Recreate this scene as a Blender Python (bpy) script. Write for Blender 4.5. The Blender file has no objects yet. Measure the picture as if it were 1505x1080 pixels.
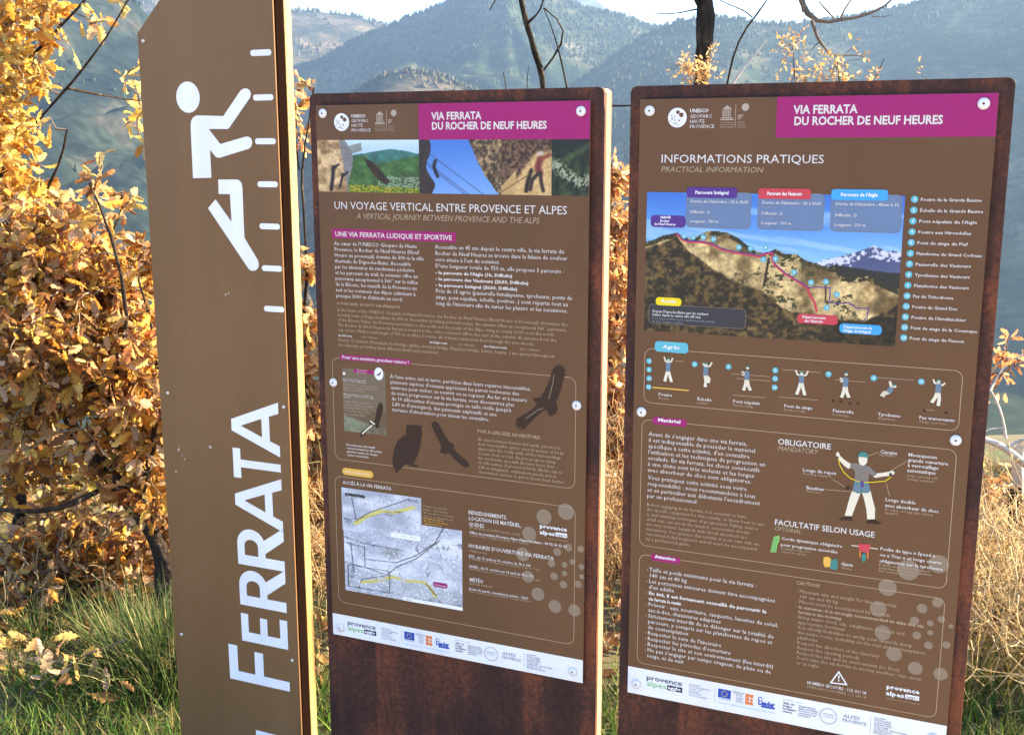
import bpy, bmesh, math, random
import numpy as np
from mathutils import Vector, Matrix, Quaternion
R = math.radians
scene = bpy.context.scene
col = scene.collection

# ------------------------------------------------------------------ camera
CAM_H = 1.6
cam_data = bpy.data.cameras.new('camera')
cam = bpy.data.objects.new('camera', cam_data)
col.objects.link(cam)
cam.location = (0, 0, CAM_H)
cam.rotation_euler = (math.pi / 2 - 0.19345, 0, 0)
cam_data.lens = 38.936
cam_data.sensor_width = 36
cam_data.clip_start = .05
cam_data.clip_end = 20000
scene.camera = cam

# ------------------------------------------------------------------ light
SUN_AZ = 16.0        # degrees from +x (right) towards +y (away)
SUN_EL = 26.0
world = bpy.data.worlds.new('World')
scene.world = world
world.use_nodes = True
wn = world.node_tree.nodes
bg = wn['Background']
sky = wn.new('ShaderNodeTexSky')
sky.sky_type = 'NISHITA'
sky.sun_disc = False
sky.sun_elevation = R(SUN_EL)
sky.sun_rotation = R(90 - SUN_AZ)
sky.air_density = 0.5
sky.dust_density = 0.0
sky.ozone_density = 2.0
world.node_tree.links.new(sky.outputs[0], bg.inputs[0])
bg.inputs[1].default_value = 0.125
sl = bpy.data.lights.new('sun', 'SUN')
sl.energy = 3.7
sl.angle = R(.6)
sl.color = (1.0, .88, .72)
sun = bpy.data.objects.new('sun', sl)
col.objects.link(sun)
sd = Vector((math.cos(R(SUN_AZ)) * math.cos(R(SUN_EL)), math.sin(R(SUN_AZ)) * math.cos(R(SUN_EL)), math.sin(R(SUN_EL))))
sun.rotation_euler = sd.to_track_quat('Z', 'Y').to_euler()
sun.location = (8, 4, 12)
scene.view_settings.view_transform = 'Standard'
scene.view_settings.look = 'None'
scene.view_settings.gamma = 1
scene.view_settings.use_curve_mapping = False
scene.view_settings.exposure = 3.3
scene.view_settings.use_white_balance = True
scene.view_settings.white_balance_temperature = 8100
scene.view_settings.white_balance_tint = 8

# ------------------------------------------------------------------ helpers
rng = np.random.default_rng(7)
random.seed(5)

def lin(c):
    return tuple(((x / 255) / 12.92 if x <= 10 else (((x / 255) + .055) / 1.055) ** 2.4) for x in c)

def new_mat(name):
    m = bpy.data.materials.new(name)
    m.use_nodes = True
    return m, m.node_tree, m.node_tree.nodes['Principled BSDF']

def flat_mat(name, rgb, rough=.5, spec=.2, metal=0.0):
    m, t, b = new_mat(name)
    b.inputs['Base Color'].default_value = (*rgb, 1)
    b.inputs['Roughness'].default_value = rough
    b.inputs['Metallic'].default_value = metal
    b.inputs['Specular IOR Level'].default_value = spec
    return m

def noise_mat(name, stops, scale=8, detail=8, rough=.6, stretch=(1, 1, 1), bump=0.0, bscale=60, spec=.4, coords='Object', metal=0.0):
    m, t, b = new_mat(name)
    N, L = t.nodes, t.links
    tc = N.new('ShaderNodeTexCoord')
    mp = N.new('ShaderNodeMapping')
    mp.inputs['Scale'].default_value = stretch
    L.new(tc.outputs[coords], mp.inputs[0])
    no = N.new('ShaderNodeTexNoise')
    no.inputs['Scale'].default_value = scale
    no.inputs['Detail'].default_value = detail
    no.inputs['Roughness'].default_value = .62
    L.new(mp.outputs[0], no.inputs['Vector'])
    cr = N.new('ShaderNodeValToRGB')
    els = cr.color_ramp.elements
    while len(els) < len(stops):
        els.new(.5)
    for e, (p, c) in zip(els, stops):
        e.position = p
        e.color = (*c, 1)
    L.new(no.outputs[0], cr.inputs[0])
    L.new(cr.outputs[0], b.inputs['Base Color'])
    b.inputs['Metallic'].default_value = metal
    b.inputs['Specular IOR Level'].default_value = spec
    nr = N.new('ShaderNodeTexNoise'); nr.inputs['Scale'].default_value = scale * 3.1; nr.inputs['Detail'].default_value = 7
    L.new(mp.outputs[0], nr.inputs['Vector'])
    mr = N.new('ShaderNodeMapRange'); mr.inputs[3].default_value = max(.05, rough - .14); mr.inputs[4].default_value = min(1, rough + .14)
    L.new(nr.outputs[0], mr.inputs[0]); L.new(mr.outputs[0], b.inputs['Roughness'])
    if bump:
        n2 = N.new('ShaderNodeTexNoise')
        n2.inputs['Scale'].default_value = bscale
        n2.inputs['Detail'].default_value = 6
        L.new(tc.outputs[coords], n2.inputs['Vector'])
        bp = N.new('ShaderNodeBump')
        bp.inputs['Strength'].default_value = bump
        bp.inputs['Distance'].default_value = .01
        L.new(n2.outputs[0], bp.inputs['Height'])
        L.new(bp.outputs[0], b.inputs['Normal'])
    return m

def attr_mat(name, rough=.6, spec=.3, transl=0.0):
    m, t, b = new_mat(name)
    N, L = t.nodes, t.links
    at_ = N.new('ShaderNodeAttribute')
    at_.attribute_name = 'tint'
    L.new(at_.outputs['Color'], b.inputs['Base Color'])
    b.inputs['Roughness'].default_value = rough
    b.inputs['Specular IOR Level'].default_value = spec
    if transl:
        tr = N.new('ShaderNodeBsdfTranslucent')
        L.new(at_.outputs['Color'], tr.inputs[0])
        mx = N.new('ShaderNodeMixShader')
        mx.inputs[0].default_value = transl
        L.new(b.outputs[0], mx.inputs[1])
        L.new(tr.outputs[0], mx.inputs[2])
        L.new(mx.outputs[0], N['Material Output'].inputs[0])
    return m

def mesh_np(name, verts, faces, mat=None, tint=None, smooth=False):
    """verts (n,3); faces (m,k) int array or list of such arrays; tint per-vertex colour"""
    me = bpy.data.meshes.new(name)
    verts = np.asarray(verts, dtype=np.float32)
    if isinstance(faces, np.ndarray):
        faces = [faces]
    lt = np.concatenate([np.full(len(f), f.shape[1], dtype=np.int32) for f in faces])
    idx = np.concatenate([f.ravel() for f in faces]).astype(np.int32)
    me.vertices.add(len(verts))
    me.vertices.foreach_set('co', verts.ravel())
    me.loops.add(len(idx))
    me.loops.foreach_set('vertex_index', idx)
    me.polygons.add(len(lt))
    ls = np.concatenate([[0], np.cumsum(lt)[:-1]]).astype(np.int32)
    me.polygons.foreach_set('loop_start', ls)
    me.polygons.foreach_set('loop_total', lt)
    if smooth:
        me.polygons.foreach_set('use_smooth', np.ones(len(lt), dtype=bool))
    me.update(calc_edges=True)
    if tint is not None:
        a = me.color_attributes.new('tint', 'FLOAT_COLOR', 'POINT')
        t4 = np.ones((len(verts), 4), dtype=np.float32)
        t4[:, :3] = tint
        a.data.foreach_set('color', t4.ravel())
    if mat:
        me.materials.append(mat)
    return me

def link(name, me, parent=None, loc=None, kind=None, label=None, cat=None, group=None):
    o = bpy.data.objects.new(name, me)
    col.objects.link(o)
    if parent:
        o.parent = parent
    if loc is not None:
        o.location = loc
    for k, v in (('kind', kind), ('label', label), ('category', cat), ('group', group)):
        if v:
            o[k] = v
    return o

def empty(name, loc, label, cat, rz=0.0, group=None):
    o = link(name, None, None, loc, None, label, cat, group)
    o.rotation_euler.z = rz
    return o

def box_bm(bm, x0, x1, y0, y1, z0, z1):
    v = [bm.verts.new(p) for p in ((x0, y0, z0), (x1, y0, z0), (x1, y1, z0), (x0, y1, z0), (x0, y0, z1), (x1, y0, z1), (x1, y1, z1), (x0, y1, z1))]
    for f in ((0, 3, 2, 1), (4, 5, 6, 7), (0, 1, 5, 4), (1, 2, 6, 5), (2, 3, 7, 6), (3, 0, 4, 7)):
        bm.faces.new([v[i] for i in f])

def bm_obj(name, bm, mat, parent=None, bevel=0.0, smooth=False, **kw):
    if bevel:
        bmesh.ops.bevel(bm, geom=list(bm.edges), offset=bevel, segments=2, affect='EDGES', profile=.5)
    bmesh.ops.recalc_face_normals(bm, faces=bm.faces)
    me = bpy.data.meshes.new(name)
    bm.to_mesh(me)
    bm.free()
    me.materials.append(mat)
    if smooth:
        for p in me.polygons:
            p.use_smooth = True
    return link(name, me, parent, **kw)

def prism(name, pts, y0, y1, mat, parent, bevel=0.0, **kw):
    """outline in x,z extruded from y0 (front, nearer the viewer) to y1"""
    bm = bmesh.new()
    a = [bm.verts.new((x, y0, z)) for x, z in pts]
    b = [bm.verts.new((x, y1, z)) for x, z in pts]
    n = len(pts)
    bm.faces.new(a)
    bm.faces.new(b[::-1])
    for i in range(n):
        bm.faces.new((a[i], b[i], b[(i + 1) % n], a[(i + 1) % n]))
    return bm_obj(name, bm, mat, parent, bevel, **kw)

def round_rect(x0, z0, x1, z1, r, seg=6, corners=(1, 1, 1, 1)):
    pts = []
    for (cx, cz, a0), on in zip(((x1 - r, z1 - r, 0), (x0 + r, z1 - r, 90), (x0 + r, z0 + r, 180), (x1 - r, z0 + r, 270)), corners):
        if on:
            for k in range(seg + 1):
                a = R(a0 + 90 * k / seg)
                pts.append((cx + r * math.cos(a), cz + r * math.sin(a)))
        else:
            pts.append((cx + (r if a0 in (0, 270) else -r), cz + (r if a0 in (0, 90) else -r)))
    return pts

# value noise, used for terrain and for printed pictures
_perm = np.random.default_rng(3).random((256, 256))
def vnoise(x, y):
    xi = np.floor(x).astype(int); yi = np.floor(y).astype(int)
    fx = x - xi; fy = y - yi
    fx = fx * fx * (3 - 2 * fx); fy = fy * fy * (3 - 2 * fy)
    g = lambda i, j: _perm[i & 255, j & 255]
    return (g(xi, yi) * (1 - fx) + g(xi + 1, yi) * fx) * (1 - fy) + (g(xi, yi + 1) * (1 - fx) + g(xi + 1, yi + 1) * fx) * fy
def fbm(x, y, o=5, gain=.5):
    s = 0; a = 1; t = 0
    for k in range(o):
        s = s + a * vnoise(x * 2 ** k + 17.3 * k, y * 2 ** k + 9.1 * k); t += a; a *= gain
    return s / t
def smooth(t):
    t = np.clip(t, 0, 1)
    return t * t * (3 - 2 * t)

# ------------------------------------------------------------------ ground
def ground_h(x, y):
    d = y * .96 + .28 * np.abs(x) * 0 + .12 * (fbm(x * .35 + 3, y * .35, 3) - .5) * 2
    drop = np.clip(d - 5.6, 0, None)
    h = -.62 * drop + .62 * 1.2 * (1 - np.exp(-drop / 1.2))
    h = -150 * (1 - np.exp(h / 150))
    near = np.exp(-np.maximum(d - 6, 0) / 4)
    h = h + (fbm(x * 1.7, y * 1.7, 4) - .5) * .10 * np.clip(near, 0, 1)
    h = h + (1 - near) * (fbm(x * .02 + 5, y * .02, 5) - .5) * np.clip(drop, 0, 60) * .25
    return h

def polar_sheet(r, az):
    A, Rr = np.meshgrid(az, r)
    return Rr * np.sin(A), Rr * np.cos(A)

rr = np.concatenate([np.linspace(.15, 8, 70), np.geomspace(8.2, 9000, 110)])
aa = np.linspace(-math.pi, math.pi, 220)
gx, gy = polar_sheet(rr, aa)
gz = ground_h(gx, gy)
def grid_faces(nr, na, ofs=0):
    i = np.arange(nr - 1)[:, None] * na + np.arange(na - 1)[None]
    i = i.ravel() + ofs
    return np.stack([i, i + 1, i + na + 1, i + na], 1)
m_ground = noise_mat('soil_and_litter', [(.3, (.045, .035, .02)), (.5, (.09, .07, .035)), (.62, (.07, .085, .03)), (.8, (.16, .12, .06))], scale=3.0, detail=12, rough=.95, bump=.6, bscale=25, coords='Object')
V = np.stack([gx, gy, gz], -1).reshape(-1, 3)
GF = grid_faces(len(rr), len(aa))
m_ground_far = noise_mat('wooded_slope_floor', [(.35, (.014, .022, .014)), (.55, (.03, .038, .022)), (.75, (.07, .062, .04))], scale=.05, detail=14, rough=1, spec=0)
me = mesh_np('ground', V, GF, m_ground, smooth=True)
me.materials.append(m_ground_far)
me.polygons.foreach_set('material_index', (np.arange(len(GF)) // (len(aa) - 1) > 75).astype(np.int32))
link('ground', me, kind='structure')

# gravel path added out of view, pale to bounce warm sunlight onto the signs
m_bounce_path = noise_mat('bounce_gravel', [(.3, (.36, .29, .21)), (.55, (.50, .42, .32)), (.75, (.62, .54, .43))], scale=26, detail=12, rough=.95, bump=.8, bscale=120, coords='Object')
px_ = np.linspace(-14, 14, 113); py_ = np.linspace(-7, 1.55, 44)
PXg, PYg = np.meshgrid(px_, py_)
edge = (fbm(PXg * 1.3, PXg * 0 + 2, 4) - .5) * .35
PYg = np.where(PYg > 1.4, PYg + edge - .35 * PXg * 0, PYg)
V = np.stack([PXg, PYg, ground_h(PXg, PYg) + .02], -1).reshape(-1, 3)
link('bounce_path', mesh_np('bounce_path', V, grid_faces(44, 113), m_bounce_path, smooth=True), kind='structure')

# ------------------------------------------------------------------ far hills
def hill_mat(name, dark, green, tan, scale):
    m, t, b = new_mat(name)
    N, L = t.nodes, t.links
    tc = N.new('ShaderNodeTexCoord')
    n1 = N.new('ShaderNodeTexNoise'); n1.inputs['Scale'].default_value = scale; n1.inputs['Detail'].default_value = 10; n1.inputs['Roughness'].default_value = .65
    n2 = N.new('ShaderNodeTexNoise'); n2.inputs['Scale'].default_value = scale * 9; n2.inputs['Detail'].default_value = 6
    L.new(tc.outputs['Object'], n1.inputs['Vector']); L.new(tc.outputs['Object'], n2.inputs['Vector'])
    c1 = N.new('ShaderNodeValToRGB')
    e = c1.color_ramp.elements
    e[0].position = .42; e[0].color = (*dark, 1)
    e[1].position = .64; e[1].color = (*tan, 1)
    k = e.new(.52); k.color = (*green, 1)
    L.new(n1.outputs[0], c1.inputs[0])
    mul = N.new('ShaderNodeMix'); mul.data_type = 'RGBA'; mul.blend_type = 'MULTIPLY'; mul.inputs[0].default_value = 1
    c2 = N.new('ShaderNodeValToRGB'); c2.color_ramp.elements[0].position = .35; c2.color_ramp.elements[0].color = (.6, .6, .6, 1); c2.color_ramp.elements[1].position = .65; c2.color_ramp.elements[1].color = (1.35, 1.35, 1.35, 1)
    L.new(n2.outputs[0], c2.inputs[0])
    L.new(c1.outputs[0], mul.inputs[6]); L.new(c2.outputs[0], mul.inputs[7])
    L.new(mul.outputs[2], b.inputs['Base Color'])
    b.inputs['Roughness'].default_value = 1
    b.inputs['Specular IOR Level'].default_value = 0
    return m

VALLEY = -150.0
m_conifer = attr_mat('conifer_needles', rough=.9, spec=.1)
def tree_mesh_np(name, P, Hh, Wd, tint):
    """many far conifers and round trees: each a trunkless low spindle of 3 tiers x 5 sides with ragged tips"""
    n = len(P); k = 5
    rings = [(0.08, .75), (.38, 1.0), (.40, .62), (.68, .66), (.70, .38), (1.0, .02)]
    ang = np.arange(k) * 2 * math.pi / k
    vs = []
    for j, (h, w) in enumerate(rings):
        a = ang[None] + rng.random((n, 1)) * 6.28
        rad = Wd[:, None] * w * (.7 + .6 * rng.random((n, k)))
        vs.append(np.stack([P[:, 0:1] + rad * np.cos(a), P[:, 1:2] + rad * np.sin(a), P[:, 2:3] + Hh[:, None] * h + 0 * a], -1))
    V = np.stack(vs, 1).reshape(n, -1, 3)
    f = []
    for j in range(len(rings) - 1):
        for q in range(k):
            f.append((j * k + q, j * k + (q + 1) % k, (j + 1) * k + (q + 1) % k, (j + 1) * k + q))
    f = np.array(f)
    F = (np.arange(n)[:, None, None] * (len(rings) * k) + f[None]).reshape(-1, 4)
    T = np.repeat(tint, len(rings) * k, axis=0)
    return mesh_np(name, V.reshape(-1, 3), F, m_conifer, T)

def hill(ridge, D, foot, mat, amp, azr, seed, ntree, density, treeh, tints, relief=1.0, dcurve=None, name='hills'):
    raz = np.array([p[0] for p in ridge]); rel = np.array([p[1] for p in ridge])
    na = int((azr[1] - azr[0]) * 7); nr = 110
    az = np.linspace(azr[0], azr[1], na); t = np.concatenate([np.linspace(0, 1, nr), [1.04, 1.1, 1.2, 1.35]])
    A, T = np.meshgrid(az, t)
    def height(A, T):
        Dd = D * (1 + (dcurve(A) if dcurve else 0))
        rad = foot + (Dd - foot) * T
        el = np.interp(A, raz, rel)
        top = CAM_H + Dd * np.tan(np.radians(el))
        x = rad * np.sin(np.radians(A)); y = rad * np.cos(np.radians(A))
        base = VALLEY + (top - VALLEY) * np.where(T <= 1, .25 * T + .75 * T ** 1.6, 1 - (T - 1) * 1.2)
        u = x / amp; v = y / amp
        warp = fbm(u * .6 + seed, v * .6, 3) * 3
        rid = 1 - np.abs(2 * fbm(u * 1.1 + warp + seed, v * .5 + warp, 4) - 1)
        env = np.clip(4 * T * (1 - T), 0, 1) * .9 + .02
        z = base + ((rid - .75) * 1.5 + (fbm(u * 4 + seed, v * 4, 4) - .5) * .35) * relief * env * (top - VALLEY) * .42
        return x, y, z
    x, y, z = height(A, T)
    V = np.stack([x, y, z], -1).reshape(-1, 3)
    o = link(name, mesh_np(name, V, grid_faces(len(t), na), mat, smooth=True), kind='structure')
    if ntree:
        a = rng.uniform(azr[0], azr[1], ntree); tt = np.where(rng.random(ntree) < .18, 1 + rng.normal(0, .006, ntree), 1 - rng.random(ntree) ** 1.2 * .75)
        x, y, z = height(a, np.clip(tt, 0, 1.03))
        d = fbm(x / amp * 2.2 + 40 + seed, y / amp * 2.2, 4)
        keep = d + rng.normal(0, .05, ntree) > density
        keep |= (np.abs(tt - 1) < .012) & (rng.random(ntree) < .6)
        x, y, z, nn = x[keep], y[keep], z[keep], keep.sum()
        hh = treeh * (.55 + .8 * rng.random(nn)); ww = hh * (.2 + .22 * rng.random(nn))
        tn = np.array(tints)[rng.integers(0, len(tints), nn)] * (.6 + .8 * rng.random((nn, 1)))
        link('hillside_forest', tree_mesh_np('hillside_forest', np.stack([x, y, z - hh * .1], -1), hh, ww, tn), kind='stuff', label='hazy forest of pines and bare trees over the far slopes')
    return o

m_hill_c = hill_mat('central_slope', (.015, .03, .02), (.045, .06, .03), (.13, .12, .08), .009)
m_hill_l = hill_mat('left_slope', (.03, .04, .026), (.07, .062, .042), (.15, .12, .085), .011)
m_hill_n = hill_mat('shaded_mountainside', (.012, .02, .018), (.022, .032, .024), (.06, .055, .045), .012)  # dark colours paint in the shade on this slope
m_hill_r = hill_mat('right_slope', (.015, .028, .02), (.035, .05, .03), (.11, .10, .065), .009)
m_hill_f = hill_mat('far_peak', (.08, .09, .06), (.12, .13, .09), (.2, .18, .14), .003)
GT = [(.03, .055, .03), (.04, .065, .03), (.055, .07, .035), (.022, .04, .024), (.07, .07, .04)]
DT = [(.10, .08, .055), (.05, .07, .035), (.13, .10, .07), (.05, .065, .035)]
# far pale peak
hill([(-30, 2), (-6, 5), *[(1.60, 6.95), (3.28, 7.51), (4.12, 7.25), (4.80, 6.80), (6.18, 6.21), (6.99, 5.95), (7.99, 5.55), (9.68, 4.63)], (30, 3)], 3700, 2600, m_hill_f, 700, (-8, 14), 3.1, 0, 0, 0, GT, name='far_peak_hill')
# central hill
hill([(-30, 2), *[(-13.49, 3.29), (-9.52, 4.31), (-8.17, 5.10), (-6.99, 5.63), (-5.98, 6.02), (-5.14, 6.42), (-4.13, 6.74), (-3.28, 7.07), (-1.76, 8.05), (-0.25, 8.53), (1.60, 7.84), (2.78, 7.13), (3.62, 6.81), (4.63, 6.64), (5.64, 6.47), (6.48, 6.08), (7.39, 5.88), (8.66, 5.45), (11.66, 4.28)], (30, 2)], 2100, 900, m_hill_c, 420, (-17, 20), 8.7, 14000, .48, 8, GT, relief=.5, name='central_hill')
# left lower ridge right of the totem
hill([(-60, 11), (-35, 9), *[(-17.97, 7.22), (-14.90, 6.87), (-11.72, 6.68), (-10.92, 6.64), (-10.10, 6.66), (-9.12, 6.55), (-8.13, 6.50), (-7.14, 6.26), (-6.48, 6.08), (-5.15, 5.71), (-3.14, 5.01), (0.26, 3.71), (5.05, 2.05)], (20, -2)], 2600, 1000, m_hill_l, 380, (-45, 6), 2.2, 9000, .52, 10, DT, relief=.6, name='left_ridge')
# steep near mountainside on the left
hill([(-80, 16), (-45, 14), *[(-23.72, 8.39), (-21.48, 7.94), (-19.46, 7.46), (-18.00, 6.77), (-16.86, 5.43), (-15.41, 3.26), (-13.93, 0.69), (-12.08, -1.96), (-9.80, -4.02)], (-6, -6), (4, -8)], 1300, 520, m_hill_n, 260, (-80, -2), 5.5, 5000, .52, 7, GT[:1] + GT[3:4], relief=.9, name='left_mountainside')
# right dark hillside
hill([(-12, -7), (-4, -3.5), *[(0.26, 1.05), (3.33, 3.38), (5.00, 4.52), (6.33, 5.44), (7.16, 5.82), (7.81, 6.06), (8.31, 6.18), (8.86, 6.33), (10.57, 6.33), (11.36, 6.19), (12.40, 5.98), (13.56, 5.95), (14.79, 6.04), (16.04, 6.16), (17.33, 6.33), (19.12, 6.75), (20.81, 7.16), (23.79, 7.53)], (40, 13), (80, 15)], 1700, 650, m_hill_r, 380, (-10, 70), 9.9, 14000, .48, 7, GT, relief=.6, name='right_hillside')
# wooded spur lower in the valley
hill([(-25, -9), *[(-11.36, -0.63), (-8.59, 2.36), (-6.54, 3.62), (-5.18, 3.90), (-3.49, 3.64), (-1.80, 2.89), (0.26, 1.72), (2.68, -0.30)], (12, -9)], 1250, 700, m_hill_l, 200, (-22, 8), 14.9, 5000, .5, 6, DT, relief=.45, name='valley_spur')

# small white farmhouse down in the valley
fh = empty('farmhouse', (-195.0, 1000, -96.0), 'tiny white house low in the hazy valley, seen between the totem and the left panel', 'house', rz=.3)
bm = bmesh.new(); box_bm(bm, -3, 3, -4, 4, 0, 13)
bm_obj('wall', bm, flat_mat('white_render', (.8, .8, .78), .8), fh)
bm = bmesh.new()
v = [bm.verts.new(p) for p in ((-3.4, -4.4, 13.01), (3.4, -4.4, 13.01), (3.4, 4.4, 13.01), (-3.4, 4.4, 13.01), (0, -4.4, 15), (0, 4.4, 15))]
for f in ((0, 1, 4), (1, 2, 5, 4), (2, 3, 5), (3, 0, 4, 5), (3, 2, 1, 0)):
    bm.faces.new([v[i] for i in f])
bm_obj('roof', bm, flat_mat('house_tile', (.35, .2, .14), .8), fh)

# ------------------------------------------------------------------ air
m_haze = bpy.data.materials.new('air')
m_haze.use_nodes = True
ht = m_haze.node_tree
for n in list(ht.nodes):
    if n.type == 'BSDF_PRINCIPLED':
        ht.nodes.remove(n)
pv = ht.nodes.new('ShaderNodeVolumePrincipled')
pv.inputs['Color'].default_value = (.23, .38, .60, 1)
pv.inputs["Density"].default_value = 2.3e-4
pv.inputs['Anisotropy'].default_value = 0.35
ht.links.new(pv.outputs[0], ht.nodes['Material Output'].inputs['Volume'])
bm = bmesh.new(); box_bm(bm, -9500, 9500, -9500, 9500, -200, 560)
bm_obj('haze', bm, m_haze, kind='stuff', label='pale blue haze filling the valley')

# ------------------------------------------------------------------ sign materials
def corten(name, c1, c2, c3):
    m, t, b = new_mat(name)
    N, L = t.nodes, t.links
    tc = N.new('ShaderNodeTexCoord')
    mp = N.new('ShaderNodeMapping'); mp.inputs['Scale'].default_value = (14, 14, 2.2)
    L.new(tc.outputs['Object'], mp.inputs[0])
    n1 = N.new('ShaderNodeTexNoise'); n1.inputs['Scale'].default_value = 1; n1.inputs['Detail'].default_value = 9; n1.inputs['Roughness'].default_value = .7; n1.inputs['Distortion'].default_value = .6
    n2 = N.new('ShaderNodeTexNoise'); n2.inputs['Scale'].default_value = 95; n2.inputs['Detail'].default_value = 8; n2.inputs['Roughness'].default_value = .8
    n3 = N.new('ShaderNodeTexNoise'); n3.inputs['Scale'].default_value = 4.5; n3.inputs['Detail'].default_value = 6
    L.new(mp.outputs[0], n1.inputs['Vector']); L.new(tc.outputs['Object'], n2.inputs['Vector']); L.new(tc.outputs['Object'], n3.inputs['Vector'])
    a1 = N.new('ShaderNodeMath'); a1.operation = 'MULTIPLY_ADD'; a1.inputs[1].default_value = .45
    L.new(n2.outputs[0], a1.inputs[0])
    a0 = N.new('ShaderNodeMath'); a0.operation = 'MULTIPLY_ADD'; a0.inputs[1].default_value = .4
    L.new(n1.outputs[0], a0.inputs[0]); 
    a2 = N.new('ShaderNodeMath'); a2.operation = 'MULTIPLY'; a2.inputs[1].default_value = .35
    L.new(n3.outputs[0], a2.inputs[0]); L.new(a2.outputs[0], a0.inputs[2]); L.new(a0.outputs[0], a1.inputs[2])
    cr = N.new('ShaderNodeValToRGB')
    e = cr.color_ramp.elements
    e[0].position = .50; e[0].color = (*c1, 1)
    e[1].position = .70; e[1].color = (*c3, 1)
    k = e.new(.6); k.color = (*c2, 1)
    L.new(a1.outputs[0], cr.inputs[0]); L.new(cr.outputs[0], b.inputs['Base Color'])
    b.inputs['Roughness'].default_value = .72
    b.inputs['Specular IOR Level'].default_value = .3
    bp = N.new('ShaderNodeBump'); bp.inputs['Strength'].default_value = .35; bp.inputs['Distance'].default_value = .001
    L.new(n2.outputs[0], bp.inputs['Height']); L.new(bp.outputs[0], b.inputs['Normal'])
    return m
m_corten = corten('corten_steel', (.022, .010, .010), (.062, .022, .015), (.19, .052, .022))
m_side = noise_mat('sunlit_steel_edge', [(.3, (.30, .17, .08)), (.7, (.46, .30, .17))], scale=6, rough=.6, stretch=(1, 1, .4))  # lighter tan paints sunlight onto the edge of the rusty steel
m_poster = noise_mat('printed_brown_laminate', [(.3, (.118, .056, .027)), (.5, (.132, .062, .029)), (.72, (.146, .070, .035))], scale=2.2, detail=7, rough=.4, spec=.25, stretch=(1.6, 1, .5))
m_plate = noise_mat('totem_brown_laminate', [(.3, (.158, .082, .036)), (.5, (.182, .093, .040)), (.72, (.204, .108, .050))], scale=2.4, detail=8, rough=.42, spec=.25, stretch=(2.2, 1, .45))
m_white = noise_mat('white_print', [(.35, (.72, .73, .76)), (.6, (.81, .82, .85))], scale=5, detail=9, rough=.45, spec=.2, stretch=(2, 1, .5))
m_logo = flat_mat('pale_tan_print', (.42, .34, .27), .5)
m_textw = flat_mat('white_lettering', (.66, .63, .60), .5)
m_textd = flat_mat('tan_lettering', (.42, .31, .21), .5)
m_line = flat_mat('tan_outline', (.46, .34, .22), .5)
m_magenta = flat_mat('magenta_print', (.34, .022, .14), .5, .15)
m_yellow = flat_mat('amber_print', (.75, .42, .08), .42)
m_yellow2 = flat_mat('yellow_print', (.8, .6, .03), .42)
m_purple = flat_mat('purple_print', (.09, .035, .22), .42)
m_red = flat_mat('red_print', (.56, .06, .08), .42)
m_blue = flat_mat('sky_blue_print', (.03, .33, .72), .42)
m_cyan = flat_mat('turquoise_print', (.09, .43, .52), .42)
m_slate = flat_mat('slate_blue_print', (.13, .2, .33), .42)
m_dark = flat_mat('dark_grey_print', (.045, .045, .05), .42)
m_bird = flat_mat('dark_brown_print', (.04, .022, .015), .5)
m_bubble = flat_mat('pale_brown_print', (.245, .18, .125), .45)
m_ink = flat_mat('navy_print', (.015, .025, .05), .5)
m_grey = flat_mat('grey_print', (.25, .26, .3), .5)
m_greenp = flat_mat('green_print', (.2, .52, .12), .5)
m_eu = flat_mat('blue_print', (.015, .07, .38), .5)
m_orange = flat_mat('orange_print', (.75, .2, .05), .5)
m_skin = flat_mat('pale_figure_print', (.72, .66, .52), .5)
m_shirt = flat_mat('shirt_print', (.13, .2, .26), .5)
m_greyshirt = flat_mat('grey_shirt_print', (.2, .17, .15), .5)
m_teal = flat_mat('teal_print', (.04, .22, .2), .5)
m_picture = attr_mat('photo_print', rough=.42, spec=.4)
m_screw = noise_mat('galvanised_screw', [(.3, (.62, .6, .58)), (.7, (.78, .76, .74))], scale=80, rough=.38, spec=.6)
m_socket = flat_mat('screw_socket', (.01, .01, .01), .5)
m_timber = noise_mat('larch_timber', [(.38, (.14, .065, .02)), (.5, (.36, .22, .07)), (.7, (.52, .35, .13))], scale=30, rough=.6, stretch=(1, 1, .06), bump=.3, bscale=120)
m_edge = flat_mat('laminate_edge', (.35, .33, .33), .4)
m_channel = flat_mat('shaded_channel_black', (.008, .004, .003), .9, .0)  # near-black puts the shade of the gap behind the plate into the colour

# ------------------------------------------------------------------ sign printing
YAW = 0.40710
ROW = Vector((-0.4013, 2.3555, 0))
ROW_D = Vector((math.cos(YAW), -math.sin(YAW), 0))
TOP = 1.6909                      # height of the posters' upper edge
PW, PH = 600.0, 1.1649 * 1000      # poster size in mm

_cu = bpy.data.curves.new('type', 'FONT')
_to = bpy.data.objects.new('type', _cu)
def glyphs(s, bold=0.0, res=1, space=1.0):
    _cu.body = s; _cu.resolution_u = res; _cu.offset = bold; _cu.space_character = space
    me = bpy.data.meshes.new_from_object(_to)
    n = len(me.vertices)
    co = np.empty(n * 3, dtype=np.float32); me.vertices.foreach_get('co', co)
    F = [tuple(p.vertices) for p in me.polygons]
    bpy.data.meshes.remove(me)
    return co.reshape(-1, 3)[:, :2].copy(), F

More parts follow.
